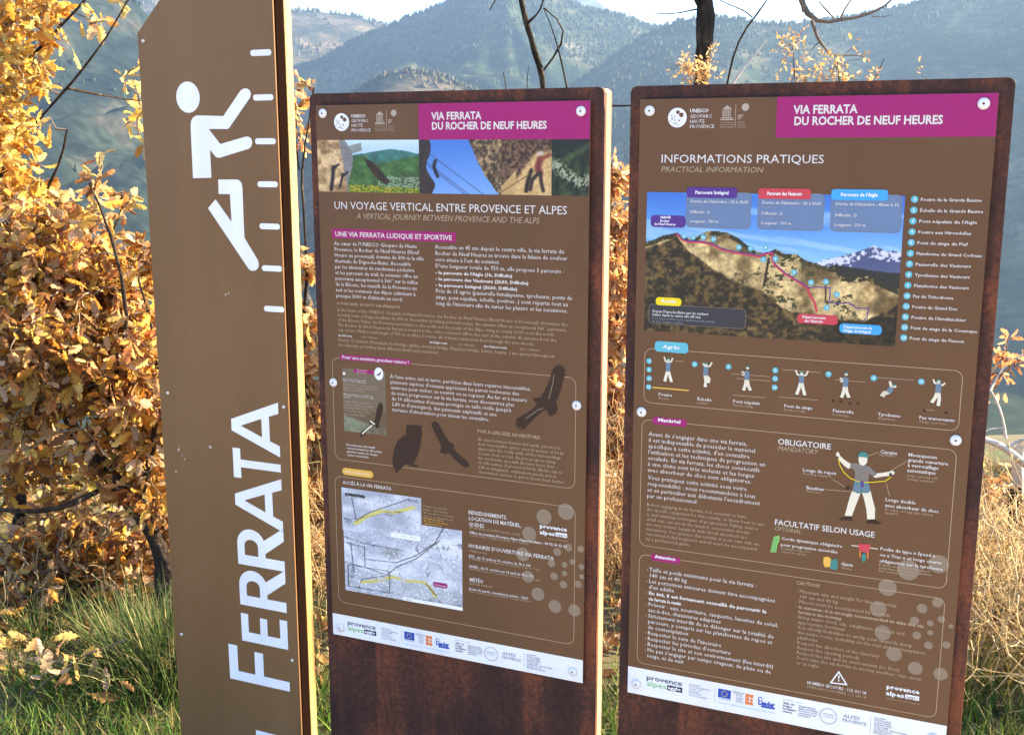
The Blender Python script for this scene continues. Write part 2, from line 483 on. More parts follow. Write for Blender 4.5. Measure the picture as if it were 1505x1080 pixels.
class Print:
    """flat printed matter on the front of a sign, in mm from its upper left corner, v downwards"""
    def __init__(self, parent, z_top, front):
        self.parent, self.z_top, self.front = parent, z_top, front
    def xyz(self, u, v, layer):
        return (u / 1000, -self.front - layer * .00035, self.z_top - v / 1000)
    def shape(self, name, polys, mat, layer=1, label=None, parent=None):
        V, F = [], []
        for p in polys:
            k = len(V)
            V += [self.xyz(u, v, layer) for u, v in p]
            F.append(list(range(k, k + len(p))))
        me = bpy.data.meshes.new(name)
        me.from_pydata(V, [], F); me.update()
        me.materials.append(mat)
        return link(name, me, self.parent, label=label)
    def strokes(self, name, lines, w, mat, layer=1, closed=False, label=None):
        """polylines drawn as ribbons with mitred joints"""
        V, F = [], []
        for ln in lines:
            P = [Vector(p) for p in ln]; n = len(P); k = len(V)
            for i, p in enumerate(P):
                a = P[i - 1] if (i or closed) else None
                b = P[(i + 1) % n] if (i < n - 1 or closed) else None
                d1 = (p - a).normalized() if a else (b - p).normalized()
                d2 = (b - p).normalized() if b else d1
                t = (d1 + d2)
                t = t.normalized() if t.length > 1e-6 else d1
                nn = Vector((-t.y, t.x)); sc = w / 2 / max(.4, nn.dot(Vector((-d1.y, d1.x))))
                for sgn in (1, -1):
                    q = p + nn * sc * sgn
                    V.append(self.xyz(q.x, q.y, layer))
            for i in range(n - 1 + (1 if closed else 0)):
                j = (i + 1) % n
                F.append((k + 2 * i, k + 2 * i + 1, k + 2 * j + 1, k + 2 * j))
        me = bpy.data.meshes.new(name)
        me.from_pydata(V, [], F); me.update(); me.materials.append(mat)
        return link(name, me, self.parent, label=label)
    def text(self, name, items, mat, layer=2, bold=0.0, italic=False, res=1, label=None):
        """items: (u, v baseline, string, width mm or None, cap height mm or None)"""
        Vs, Fs, k = [], [], 0
        for (u, v, s, w, cap) in items:
            co, F = glyphs(s, bold, res)
            if not len(co):
                continue
            nat = co[:, 0].max() - min(0, co[:, 0].min())
            if w and cap: sx, sy = w / nat, cap / .684
            elif w: sx = sy = w / nat
            else: sx = sy = cap / .684
            x = co[:, 0] * sx; y = co[:, 1] * sy
            if italic: x = x + y * .21
            for a, b in zip(x, y): Vs.append(self.xyz(u + a, v - b, layer))
            Fs += [[i + k for i in f] for f in F]
            k += len(co)
        me = bpy.data.meshes.new(name)
        me.from_pydata(Vs, [], Fs); me.update(); me.materials.append(mat)
        return link(name, me, self.parent, label=label, kind=None if name in ('heading',) else 'stuff')
    def block(self, name, p0, p1, width, lines, mat, cap=None, fit=None, **kw):
        """paragraph: first baseline at p0, last baseline at p1; the widest line is `width` mm wide"""
        n = len(lines)
        ws = []
        for s in lines:
            co, F = glyphs(s, kw.get('bold', 0.0), 1)
            ws.append(co[:, 0].max() if len(co) else 0)
        sc = width / max(ws)
        cap = cap or sc * .684
        items = []
        for i, s in enumerate(lines):
            t = i / max(1, n - 1)
            if ws[i]:
                items.append((p0[0] + (p1[0] - p0[0]) * t, p0[1] + (p1[1] - p0[1]) * t, s, ws[i] * sc, cap))
        return self.text(name, items, mat, **kw)
    def rect(self, name, a, b, r, mat, layer=1, **kw):
        (u0, v0), (u1, v1) = a, b
        p = round_rect(u0, v0, u1, v1, min(r, abs(v1 - v0) / 2 - .01, abs(u1 - u0) / 2 - .01)) if r else [(u0, v0), (u1, v0), (u1, v1), (u0, v1)]
        return self.shape(name, [p], mat, layer, **kw)
    def frame(self, a, b, r, w=1.0, layer=1):
        (u0, v0), (u1, v1) = a, b
        return self.strokes('outline', [round_rect(u0, v0, u1, v1, r, 8)], w, m_line, layer, closed=True)
    def disc(self, u, v, r, n=20):
        return [(u + r * math.cos(2 * math.pi * i / n), v + r * math.sin(2 * math.pi * i / n)) for i in range(n)]
    def picture(self, name, a, b, nx, ny, func, layer=1, label=None):
        (u0, v0), (u1, v1) = a, b
        X, Y = np.meshgrid(np.linspace(0, 1, nx), np.linspace(0, 1, ny))
        rgb = (np.clip(func(X, Y), 0, 255) / 255) ** 1.18
        rgb = np.where(rgb <= .04045, rgb / 12.92, ((rgb + .055) / 1.055) ** 2.4) * .92
        V = np.stack([(u0 + (u1 - u0) * X) / 1000, np.full_like(X, -self.front - layer * .00035), self.z_top - (v0 + (v1 - v0) * Y) / 1000], -1)
        return link(name, mesh_np(name, V.reshape(-1, 3), grid_faces(ny, nx)[:, ::-1], m_picture, rgb.reshape(-1, 3)), self.parent, label=label)

_screw_me = {}
def screw(parent, x, z, front, r=.0095, label=None):
    key = (round(r, 4))
    if key not in _screw_me:
        prof = [(r, 0), (r, .0012), (r * .93, .0022), (r * .6, .0036), (r * .32, .004), (r * .2, .0038)]
        n = 24
        V = [(a * math.cos(2 * math.pi * i / n), -h, a * math.sin(2 * math.pi * i / n)) for a, h in prof for i in range(n)]
        F = [(j * n + i, j * n + (i + 1) % n, (j + 1) * n + (i + 1) % n, (j + 1) * n + i) for j in range(len(prof) - 1) for i in range(n)]
        me = bpy.data.meshes.new('screw'); me.from_pydata(V, [], F); me.update(); me.materials.append(m_screw)
        for p in me.polygons: p.use_smooth = True
        m2 = bpy.data.meshes.new('socket')
        m2.from_pydata([(r * .2 * math.cos(k * math.pi / 3), -.0037, r * .2 * math.sin(k * math.pi / 3)) for k in range(6)], [], [tuple(range(6))])
        m2.update(); m2.materials.append(m_socket)
        _screw_me[key] = (me, m2)
    me, m2 = _screw_me[key]
    o = link('screw', me, parent, loc=(x, -front, z))
    link('socket', m2, o)
    return o

def mix(a, b, t):
    return np.array(a)[None, None] * (1 - t[..., None]) + np.array(b)[None, None] * t[..., None]
def over(img, mask, c):
    if mask.dtype == bool: mask = mask.astype(float)
    c = c if isinstance(c, np.ndarray) and c.ndim == 3 else np.broadcast_to(np.array(c, float)[None, None], img.shape)
    return img * (1 - mask[..., None]) + c * mask[..., None]
def near_seg(X, Y, pts, w, asp=1.0):
    d = np.full(X.shape, 9.0)
    for (x0, y0), (x1, y1) in zip(pts[:-1], pts[1:]):
        dx, dy = (x1 - x0) * asp, y1 - y0
        t = np.clip((((X - x0) * asp) * dx + (Y - y0) * dy) / max(1e-9, dx * dx + dy * dy), 0, 1)
        d = np.minimum(d, np.hypot((X - x0) * asp - t * dx, Y - y0 - t * dy))
    return np.clip(1.5 - d / w, 0, 1)
def inside(X, Y, pts):
    r = np.zeros(X.shape, bool)
    n = len(pts)
    for i in range(n):
        (x0, y0), (x1, y1) = pts[i - 1], pts[i]
        c = ((y0 > Y) != (y1 > Y)) & (X < (x1 - x0) * (Y - y0) / (y1 - y0 + 1e-12) + x0)
        r ^= c
    return r

# ------------------------------------------------------------------ totem
def place_row(o, s):
    o.location = ROW + ROW_D * s
    o.rotation_euler.z = -YAW

totem = empty('totem', (0, 0, 0), 'tall brown totem with white climber pictogram and the word FERRATA running up it', 'sign')
place_row(totem, -.458)
def totem_outline(i):
    return [(i, 0), (.359 - i, 0), (.359 - i, 2.2 - i * 2.4), (.30, 2.2 - i * 2.4), (i, 1.852 - i * .4)] if 0 else [(i, 0), (.359 - i, 0), (.359 - i, 1.852 + .359 - i * 2.4), (i, 1.852 - i * .4)]
prism('plate', totem_outline(0), -.006, -.002, m_plate, totem, bevel=.0006)
prism('shaded_channel', [(-.002, 0), (.3605, 0), (.3605, 2.2175), (-.002, 1.855)], .0005, .0285, m_channel, totem)
prism('timber_post', [(.004, 0), (.3625, 0), (.3625, 2.225), (.004, 1.860)], .029, .055, m_timber, totem, bevel=.0015)
tp = Print(totem, 0, .006)
# the totem's coordinates are (mm from left edge, mm above ground): flip v
_txyz = tp.xyz
tp.xyz = lambda u, v, layer: (u / 1000, -.006 - layer * .0004, v / 1000)
def cap_end(c, r, a0, a1, n=8):
    return [(c[0] + r * math.cos(R(a0 + (a1 - a0) * i / n)), c[1] + r * math.sin(R(a0 + (a1 - a0) * i / n))) for i in range(n + 1)]
hc = (129.2, 1713.2)
_he = [(97.7, 1713.7), (161.2, 1712.6), (131.5, 1746.2), (126.8, 1679.9)]
def ell(c, rx, rz, n=36): return [(c[0] + rx * math.cos(2 * math.pi * i / n), c[1] + rz * math.sin(2 * math.pi * i / n)) for i in range(n)]
tp.shape('pictogram_head', [ell(hc, (_he[1][0] - _he[0][0]) / 2, (_he[2][1] - _he[3][1]) / 2)], m_white)
def thick(name, lines, w):
    """capsule limbs as separate outlines united into one printed shape (overlaps share one plane, so cut by layer)"""
    return tp.strokes(name, lines, w, m_white)
# upper body: one outline traced round torso, raised arm and lower arm
ub = [(131.1, 1539.6), (132.1, 1649.3), (133.9, 1661.6), (140.0, 1670.3), (150.4, 1674.5), (221.1, 1672.2), (268.6, 1724.0), (275.9, 1728.1), (284.7, 1728.6), (292.4, 1725.0), (295.5, 1717.9), (293.3, 1710.2), (234.8, 1647.0), (231.1, 1644.9), (180.5, 1645.3), (209.4, 1613.2), (274.7, 1628.1), (283.6, 1628.8), (291.3, 1624.5), (293.5, 1615.9), (290.4, 1608.1), (283.9, 1603.1), (206.7, 1584.2), (199.4, 1584.2), (194.1, 1587.1), (181.3, 1600.9), (181.2, 1540.9)]
tp.shape('pictogram_body', [ub], m_white)
lb = [(199.2, 1537.4), (250.0, 1537.9), (257.0, 1535.0), (261.1, 1529.2), (262.4, 1520.5), (261.5, 1456.0), (261.8, 1412.4), (294.3, 1365.3), (296.5, 1357.2), (294.3, 1348.1), (287.7, 1342.6), (278.6, 1340.8), (269.7, 1344.1), (167.7, 1474.7), (189.2, 1494.4), (229.3, 1446.4), (228.3, 1506.1), (198.2, 1506.4)]
tp.shape('pictogram_leg', [lb], m_white)
for a, b in ([(298.3, 1801.5), (351.5, 1799.1)], [(300.3, 1710.1), (352.1, 1708.4)], [(300.7, 1619.5), (353.7, 1617.9)], [(302.0, 1529.0), (354.5, 1528.2)], [(302.6, 1439.4), (355.5, 1438.6)], [(304.1, 1348.5), (356.5, 1348.5)], [(305.0, 1260.2), (358.4, 1259.4)]):
    zc = (a[1] + b[1]) / 2
    tp.shape('rung_mark', [round_rect(a[0], zc - 6.3, b[0], zc + 6.3, 6.2)], m_white)
# letters: drawn along z, baseline at x = 331.5 mm, tops towards the left
BASE = 331.5
def letter(name, outline_sets, z0, w, cap):
    """outline in (x along the word, y above baseline) with cap height 1 -> plate mm"""
    polys = [[(BASE - y * cap, z0 + x) for x, y in o] for o in outline_sets]
    return tp.shape(name, polys, m_white)
def sc_(pts, w): return [(x * w, y) for x, y in pts]
def let_A(w):
    # drawn as an outline with its counter cut by a seam
    b = .205
    def xl(y): return .5 - .5 * (1 - y * .92) * 1.0
    o = [(0, 0), (.20, 0), (.275, .215), (.725, .215), (.80, 0), (1, 0), (.60, 1), (.40, 1), (0, 0)]
    outer = [(0, 0), (.205, 0), (.275, .20), (.5, .20), (.5, .36), (.33, .36), (.5, .80), (.5, 1), (.395, 1)]
    left = outer
    right = [(1 - x, y) for x, y in outer]
    return [sc_(left, w), sc_(right[::-1], w)]
def let_T(w): return [sc_([(.37, 0), (.63, 0), (.63, .84), (1, .84), (1, 1), (0, 1), (0, .84), (.37, .84)], w)]
def let_E(w): return [sc_([(0, 0), (1, 0), (1, .16), (.34, .16), (.34, .43), (.92, .43), (.92, .585), (.34, .585), (.34, .84), (.98, .84), (.98, 1), (0, 1)], w)]
def let_F(w): return [sc_([(0, 0), (.27, 0), (.27, .42), (.92, .42), (.92, .565), (.27, .565), (.27, .85), (1, .85), (1, 1), (0, 1)], w)]
def let_R(w):
    arc = [(.50 + .36 * math.cos(R(a)), .70 + .30 * math.sin(R(a))) for a in range(90, -91, -15)]
    inn = [(.47 + .145 * math.cos(R(a)), .70 + .145 * math.sin(R(a))) for a in range(-90, 91, 18)]
    top = [(0, 0), (.24, 0), (.24, .40), (.24, .555)] + inn + [(.24, .845), (.24, 1), (0, 1)]
    bowl = [(.24, 1)] + arc + [(.24, .40), (.24, .555)] + inn + [(.24, .845)]
    leg = [(.38, .4), (.62, .42), (1.0, 0), (.72, 0)]
    stem = [(0, 0), (.24, 0), (.24, 1), (0, 1)]
    leg = [(.36, .398), (.66, .43), (1.0, 0), (.70, 0)]
    # the leg starts under the bowl, so it never lies over it
    arcp = [(.24, 1), (.5, 1)] + arc[1:-1] + [(.5, .40), (.24, .40), (.24, .555)] + inn + [(.24, .845)]
    leg = [(.34, .3985), (.5, .3985), (.56, .406), (.64, .425), (1.0, 0), (.70, 0)]
    return [sc_(stem, w), sc_(arcp, w), sc_(leg, w)]
for nm, fn, zlo, zhi, cap in (('letter', let_A, 924.5, 1050.5, 130), ('letter', let_T, 863.5, 933.5, 130), ('letter', let_A, 748, 873.5, 130), ('letter', let_R, 653.5, 757, 130), ('letter', let_R, 553, 656, 130), ('letter', let_E, 462, 533, 130), ('letter', let_F, 357, 446, 171)):
    letter(nm, fn(zhi - zlo), zlo, 0, cap)
# 'Via' below, only its last letter's stem reaches into the picture
tp.shape('letter', [[(BASE, 205), (BASE, 237), (BASE - 103, 237), (BASE - 103, 205)]], m_white)
tp.shape('letter', [[(BASE, 165), (BASE, 198), (BASE - 103, 198), (BASE - 103, 165)], [(BASE - 118, 165), (BASE - 118, 198), (BASE - 146, 198), (BASE - 146, 165)]], m_white)
for p in ((15.8, 1835.4), (24.6, 1045.8), (346.5, 1042.1), (21.5, 444.7), (341.8, 438.2)):
    screw(totem, p[0] / 1000, p[1] / 1000, .006, r=.0036)
sc2 = [[(u + random.uniform(-2.4, 2.4) * k, v + random.uniform(-2, 2) * k) for u, v in tp.disc(p[0], p[1], r, 7)] for p, r, k in (((45.6, 910.9), 3, .5), ((55.7, 898.8), 2.2, .6), ((62.0, 889.6), 2, .5), ((139.2, 927.6), 4, .6), ((34.8, 857.4), 2.4, .5), ((204.0, 1284.4), 3, .5), ((212.6, 1288.6), 2.2, .5), ((48.3, 920.3), 1.6, .5))]
tp.shape('scratch', sc2, flat_mat('scuffed_laminate', (.5, .42, .36), .6))['kind'] = 'stuff'

g_ = np.random.default_rng(12)
hair = []
for _ in range(26):
    u0, v0_ = g_.uniform(15, 340), g_.uniform(300, 1800); L_ = g_.uniform(8, 46); an = g_.normal(1.2, .7)
    hair.append([(u0 + L_ * k / 4 * math.cos(an) + g_.normal(0, .6), v0_ + L_ * k / 4 * math.sin(an)) for k in range(5)])
tp.strokes('hairline_scratch', hair, .28, flat_mat('scratched_laminate', (.27, .19, .13), .6))['kind'] = 'stuff'

# ------------------------------------------------------------------ information panels
def make_panel(s, label):
    t = empty('information_panel', (0, 0, 0), label, 'sign', group='information panels')
    place_row(t, s)
    o = round_rect(-.021, 0, .623, 1.715, .011, 5, corners=(1, 1, 0, 0))
    prism('front_sheet', o, 0, .016, m_corten, t, bevel=.0012)
    o2 = round_rect(-.0205, .001, .6228, 1.7145, .011, 5, corners=(1, 1, 0, 0))
    prism('side_edge', o2, .0165, .043, m_side, t)
    prism('back_sheet', o, .0435, .047, m_corten, t)
    W, H = PW / 1000, PH / 1000
    p = prism('poster', [(0, TOP - H), (W, TOP - H), (W, TOP), (0, TOP)], -.010, -.006, m_poster, t, bevel=.0005)
    return t, p, Print(p, TOP, .010)
PL, poster_l, A = make_panel(0, 'left rusty steel panel whose poster has three climbing photos, bird silhouettes and a grey map')
PR, poster_r, Bp = make_panel(0.6951, 'right rusty steel panel headed INFORMATIONS PRATIQUES with a cliff photo and a harness figure')

def header(P, q, tl_left):
    """shared header: magenta band, title lines and the three logos"""
    (m0, m1, logo, r, ux, bs, t1, t2, w1, w2) = q
    P.rect('header_band', (m0, .4), (PW - .6, m1), 0, m_magenta)
    P.text('heading', [(t1[0], t1[1], 'VIA FERRATA', w1, 13.6), (t2[0], t2[1], 'DU ROCHER DE NEUF HEURES', w2, 13.6)], m_textw, bold=.028, res=2)
    holes = [(.05, -.55, .2), (.42, -.28, .24), (-.55, .1, .09), (-.25, .25, .07), (-.6, -.2, .07), (-.1, .55, .08), (.2, .3, .09), (-.35, .6, .07), (-.3, -.1, .06), (.1, .75, .06), (-.75, .35, .06)]
    P.shape('logo', [P.disc(logo[0], logo[1], r, 28)], m_white)
    P.shape('logo', [P.disc(logo[0] + x * r, logo[1] + y * r, k * r, 12) for x, y, k in holes], m_poster, layer=2)
    P.text('logo_lettering', [(ux, bs[0], 'UNESCO', 34, 6.2)], m_textw, bold=.03)
    P.text('logo_lettering', [(ux, bs[1], 'GEOPARC', 40, 6.2), (ux, bs[2], 'HAUTE', 27, 6.2), (ux, bs[3], 'PROVENCE', 45, 6.2)], m_textw)
    # temple logo: pediment, columns, steps; globe logo beside it
    tx, ty = ux + 67, bs[0] - 7
    polys = [[(tx - 9, ty + 2.5), (tx, ty - 5), (tx + 9, ty + 2.5)], [(tx - 10, ty + 16), (tx + 10, ty + 16), (tx + 10, ty + 18), (tx - 10, ty + 18)], [(tx - 12, ty + 19), (tx + 12, ty + 19), (tx + 12, ty + 21), (tx - 12, ty + 21)]]
    polys += [[(tx - 8 + 3.2 * k, ty + 3.4), (tx - 6.2 + 3.2 * k, ty + 3.4), (tx - 6.2 + 3.2 * k, ty + 15), (tx - 8 + 3.2 * k, ty + 15)] for k in range(5)]
    P.shape('logo', polys, m_logo)
    gx_ = tx + 29
    P.shape('logo', [[(gx_ - 10, ty + k), (gx_ - 10 + 14 - abs(k - 7) * .8, ty + k), (gx_ - 10 + 14 - abs(k - 7) * .8, ty + k + 1.6), (gx_ - 10, ty + k + 1.6)] for k in range(12, 20, 3)] + [P.disc(gx_ + 3, ty - 1, 6.5, 16)], m_logo)
    P.strokes('logo', [[(gx_ - 14, ty - 6), (gx_ - 14, ty + 34)]], .9, m_logo)
    P.text('logo_lettering', [(tx - 12, ty + 26, 'United Nations', 24, 2.6), (tx - 12, ty + 30, 'Educational, Scientific', 25, 2.6), (tx - 12, ty + 34, 'Cultural Organization', 25, 2.6), (gx_ - 10, ty + 26, 'UNESCO', 14, 2.6), (gx_ - 10, ty + 30, 'Global', 12, 2.6), (gx_ - 10, ty + 34, 'Geoparks', 16, 2.6)], m_logo)

def footer(P, v0):
    """white strip with the sponsors' logos; same print on both posters"""
    P.rect('footer_band', (.6, v0), (PW - .6, PH - .6), 0, m_white, layer=.3)
    y = v0
    P.text('logo_lettering', [(39, y + 21, 'provence', 73, 10.2)], m_ink, res=2, bold=.008)
    P.text('logo_lettering', [(40, y + 34, 'alpes', 40, 10.2)], m_greenp, res=2, bold=.004)
    P.rect('logo', (82, y + 24.5), (113, y + 35.5), 1.2, m_ink)
    P.text('logo_lettering', [(84, y + 32.2, 'agglo', 27, 7)], m_white, layer=3, bold=.03)
    P.block('footer_lettering', (126, y + 15), (126, y + 38), 43, ['Communauté de', 'Provence Alpes Agglomération', '4 rue Klein - 04000', 'Digne-les-Bains', 'Tél. 04 92 32 05 05', 'www.provencealpesagglo.fr'], m_grey, cap=2.9, bold=.015)
    P.strokes('outline', [[(178, y + 10), (178, y + 40)]], .7, m_grey)
    P.rect('logo', (184, y + 11), (209, y + 29), 0, m_eu)
    P.shape('logo', [P.disc(196.5 + 5.6 * math.cos(k * math.pi / 6), y + 20 + 5.6 * math.sin(k * math.pi / 6), .9, 6) for k in range(12)], m_yellow2, layer=2)
    P.text('footer_lettering', [(184, y + 32.5, 'UNION EUROPÉENNE', 26, 2.3)], m_eu)
    P.text('logo_lettering', [(213, y + 14, 'RÉGION', 21, 3.4), (219, y + 19, 'SUD', 13, 3.4), (219, y + 24, 'PROVENCE', 15, 2.4), (219, y + 28, 'ALPES', 12, 2.4), (219, y + 32, "CÔTE D'AZUR", 15, 2.4)], m_grey, bold=.02)
    P.shape('logo', [[(237 + a * 8, y + 11 + b * 7.6), (244.4 + a * 8, y + 11 + b * 7.6), (244.4 + a * 8, y + 18 + b * 7.6), (237 + a * 8, y + 18 + b * 7.6)] for a, b in ((0, 0), (1, 0), (0, 1), (0, 2), (1, 2))] + [P.disc(249, y + 22.4, 3, 10)], m_orange)
    P.text('logo_lettering', [(262, y + 28, 'Leader', 32, 9)], m_eu, bold=.05)
    P.rect('logo', (268, y + 29), (294, y + 33), 0, m_eu)
    P.strokes('logo', [cap_end((266, y + 17), 4, 0, 330)], 1.6, m_eu)
    P.text('footer_lettering', [(184, y + 41, "Fonds européen agricole pour le développement rural : l'Europe investit", 112, 2.6)], m_blue)
    P.text('footer_lettering', [(309, y + 9, 'Avec le soutien de', 20, 2.6), (331, y + 9.5, ': partenaires', 14, 2)], m_ink)
    P.block('footer_lettering', (309, y + 17), (309, y + 34), 25, ['Ville de', 'Digne', 'les-Bains', 'mairie'], m_ink, cap=4.0, bold=.02)
    P.block('footer_lettering', (338, y + 17), (338, y + 36), 36, ['Département', 'Alpes de Haute', 'Provence et les', 'communes du', 'territoire'], m_ink, cap=3.4, bold=.01)
    P.strokes('logo', [cap_end((393, y + 25), 16, 0, 354, 30), cap_end((393, y + 25), 14.4, 0, 354, 30)], .7, m_grey)
    P.text('logo_lettering', [(383, y + 23, 'SENTIERS', 20, 3.2), (384, y + 28, 'ET REFUGES', 19, 3)], m_grey)
    P.text('logo_lettering', [(420, y + 21, 'ALPES', 30, 6.6), (419, y + 30, 'PROVENCE', 43, 6.6)], m_grey, bold=.012)
    P.strokes('outline', [[(469, y + 6), (469, y + 42)]], .7, m_grey)
    P.block('footer_lettering', (475, y + 11), (475, y + 41), 58, ['Conception :', 'Bureau des guides', 'et service sentiers', 'Illustrations, textes', 'et mise en page', "Crédits photos : office de tourisme", 'Impression, pose et', 'fabrication des panneaux'], m_ink, cap=2.9, bold=.012)

header(A, ((239.4, 62.7)[0], (426.3, 70.5)[1], (61.5, 34.5), (79.4, 34.6)[0] - (61.5, 34.5)[0], (84.5, 25.2)[0], [(84.5, 25.7)[1], (84.2, 35.0)[1], (83.9, 44.2)[1], (83.6, 53.8)[1]], (268.8, 31.4), (268.5, 50.6), (378.0, 32.3)[0] - (268.8, 31.2)[0], (513.1, 52.3)[0] - (268.5, 50.6)[0]), 0)
header(Bp, ((247.0, 66.2)[0], (427.3, 69.3)[1], (70.5, 33.4), (87.8, 33.6)[0] - (70.5, 33.4)[0], (93.4, 33.1)[0], [(93.2, 24.7)[1], (93.5, 34.3)[1], (93.8, 43.4)[1], (94.0, 52.2)[1]], (276.2, 29.0), (277.2, 48.1), (383.0, 29.5)[0] - (276.2, 28.2)[0], (518.3, 47.7)[0] - (277.2, 47.8)[0]), 0)
footer(A, (3.5, 1113.9)[1])
footer(Bp, (0.5, 1107.5)[1])

for P, pts in ((A, [(17.9, 16.6), (581.9, 19.6), (23.0, 581.3), (580.0, 581.1), (20.3, 1145.5), (577.9, 1142.4)]), (Bp, [(19.0, 20.7), (578.2, 16.9), (16.8, 581.8), (576.3, 578.8), (18.7, 1142.4), (578.2, 1135.7)])):
    for u, v in pts:
        screw(PL if P is A else PR, u / 1000, TOP - v / 1000, .0115)

# ---- left poster: photographs
def pic_hang(X, Y):
    n = fbm(X * 14, Y * 9, 5); n2 = fbm(X * 40 + 9, Y * 26, 4)
    img = mix((205, 225, 235), (150, 190, 215), Y * 1.6)
    m = Y > .16 + .12 * np.abs(X - .72) * 2 + .05 * fbm(X * 6, X * 0, 3)
    img = over(img, m, mix((70, 130, 140), (60, 120, 90), np.clip(Y * 1.5, 0, 1)) * (.75 + .5 * n[..., None]))
    m = Y > .45 - .3 * np.clip(X - .62, -.2, .4) * 1.4 - .22 * (X < .5)
    img = over(img, m, mix((50, 95, 45), (95, 130, 80), n2) * (.7 + .6 * n[..., None]))
    img = over(img, smooth((fbm(X * 90, Y * 60, 3) - .5) * 12) * (Y > .66 + .1 * (X - .5)) * (X > .6) * .7, (195, 200, 190))
    img = over(img, Y > .82 + .12 * (X - .4) + .05 * n, mix((70, 110, 30), (190, 175, 60), smooth(fbm(X * 60, Y * 50, 4) * 3 - 1)))
    img = over(img, inside(X, Y, [(.46, .33), (.56, .42), (.72, .78), (.68, .86), (.60, .76), (.5, .5)]), mix((90, 60, 35), (40, 28, 20), n))
    img = over(img, inside(X, Y, [(.30, .12), (.44, .05), (.45, .2), (.32, .28)]), mix((120, 130, 125), (170, 175, 170), n))
    rock = X < .28 + .05 * np.sin(Y * 5) + .08 * Y
    img = over(img, rock, mix((150, 115, 80), (225, 195, 150), smooth(n * 1.9 - .3)) * (.8 + .4 * n2[..., None]))
    img = over(img, rock & (X > .22 + .08 * Y), mix((110, 110, 115), (170, 165, 160), n2))
    for cx, cy, s in ((.16, .45, 1), (.25, .6, .6)):
        b = near_seg(X, Y, [(cx, cy + .05), (cx - .01, cy + .25 * s), (cx - .03, cy + .5 * s)], .035 * s, 2) + near_seg(X, Y, [(cx, cy + .1), (cx + .05, cy + .02)], .02, 2)
        img = over(img, np.clip(b, 0, 1), (45, 30, 45)); img = over(img, np.hypot((X - cx) * 2, Y - cy) < .035 * s, (220, 190, 150))
    return img
def pic_bridge(X, Y):
    n = fbm(X * 8, Y * 12, 5); n2 = fbm(X * 34 + 3, Y * 20, 4)
    img = mix((70, 130, 205), (130, 175, 230), Y * .9 + .1 * X)
    img = over(img, X < .09 + .06 * fbm(Y * 4, Y * 0 + 2, 3) + .04 * np.sin(Y * 9) + .03 * Y, mix((40, 30, 35), (90, 70, 65), n2))
    m = X > .60 + .14 * Y ** .5 + .24 * Y ** 2 - .02 * n
    img = over(img, m, mix((70, 55, 45), (165, 140, 105), smooth(n2 * 2 - .5)) * (.6 + .8 * n[..., None]))
    for a, b, c, d in ((.08, .2, .8, 1.02), (.08, .4, .62, 1.02), (.1, .47, .6, 1.05)):
        img = over(img, near_seg(X, Y, [(a, b), (c, d)], .006, 1.5), (60, 60, 80))
    b = near_seg(X, Y, [(.20, .4), (.185, .5), (.21, .62), (.23, .68)], .03, 1.5) + near_seg(X, Y, [(.185, .46), (.215, .36)], .012, 1.5)
    img = over(img, np.clip(b, 0, 1), (50, 40, 55))
    return img
def pic_rock(X, Y):
    n = fbm(X * 5, Y * 7, 5); n2 = fbm(X * 22 + 3, Y * 24, 4)
    img = mix((70, 48, 38), (140, 110, 85), smooth(n2 * 2.2 - .6))
    img = over(img, smooth((Y - (1.0 - .85 * np.clip(X * 1.4, 0, 1)) + .15 * (n - .5)) * 7), mix((190, 150, 95), (235, 210, 160), n2))
    img = over(img, (X < .3) & (Y > .85 - X), mix((185, 150, 100), (220, 190, 140), n))
    for p, w, c in (([(.78, .34), (.73, .5), (.77, .6)], .05, (130, 60, 55)), ([(.76, .26), (.80, .25)], .035, (205, 190, 180)), ([(.75, .6), (.62, .72), (.58, .9)], .03, (60, 42, 40)), ([(.78, .6), (.80, .78), (.84, .92)], .028, (66, 48, 44)), ([(.6, .55), (.52, .8), (.5, .93)], .03, (40, 30, 30)), ([(.8, .35), (.96, .28)], .03, (150, 80, 60)), ([(0, .95), (.7, .55)], .008, (110, 90, 70))):
        img = over(img, near_seg(X, Y, p, w, .8), c)
    return img
def pic_valley(X, Y):
    n = fbm(X * 6, Y * 7, 5); n2 = fbm(X * 26 + 3, Y * 30, 4)
    img = mix((30, 42, 36), (70, 85, 50), smooth(n * 2 - .5)) * (.6 + .8 * n2[..., None])
    img = over(img, near_seg(X, Y, [(.1, .45), (.4, .62), (.8, .78), (1, .7)], .1, .8) * (n2 > .5), (170, 175, 150))
    img = over(img, smooth((.2 - Y + .1 * X) * 5) * .7, (38, 38, 44))
    img = over(img, near_seg(X, Y, [(.45, .35), (1, .1)], .05, .8) * .5, (90, 110, 70))
    return img
v_a, v_b = (271.3, 70.3)[1], (292.6, 175.6)[1]
xs = [1.0, (239.1, 122.9)[0], (419.0, 121.9)[0], (523.3, 121.3)[0], PW - 1]
for f, i, nx in ((pic_hang, 0, 180), (pic_bridge, 1, 140), (pic_rock, 2, 80), (pic_valley, 3, 70)):
    A.picture('photo_print', (xs[i], v_a), (xs[i + 1], v_b), nx, 96, f)

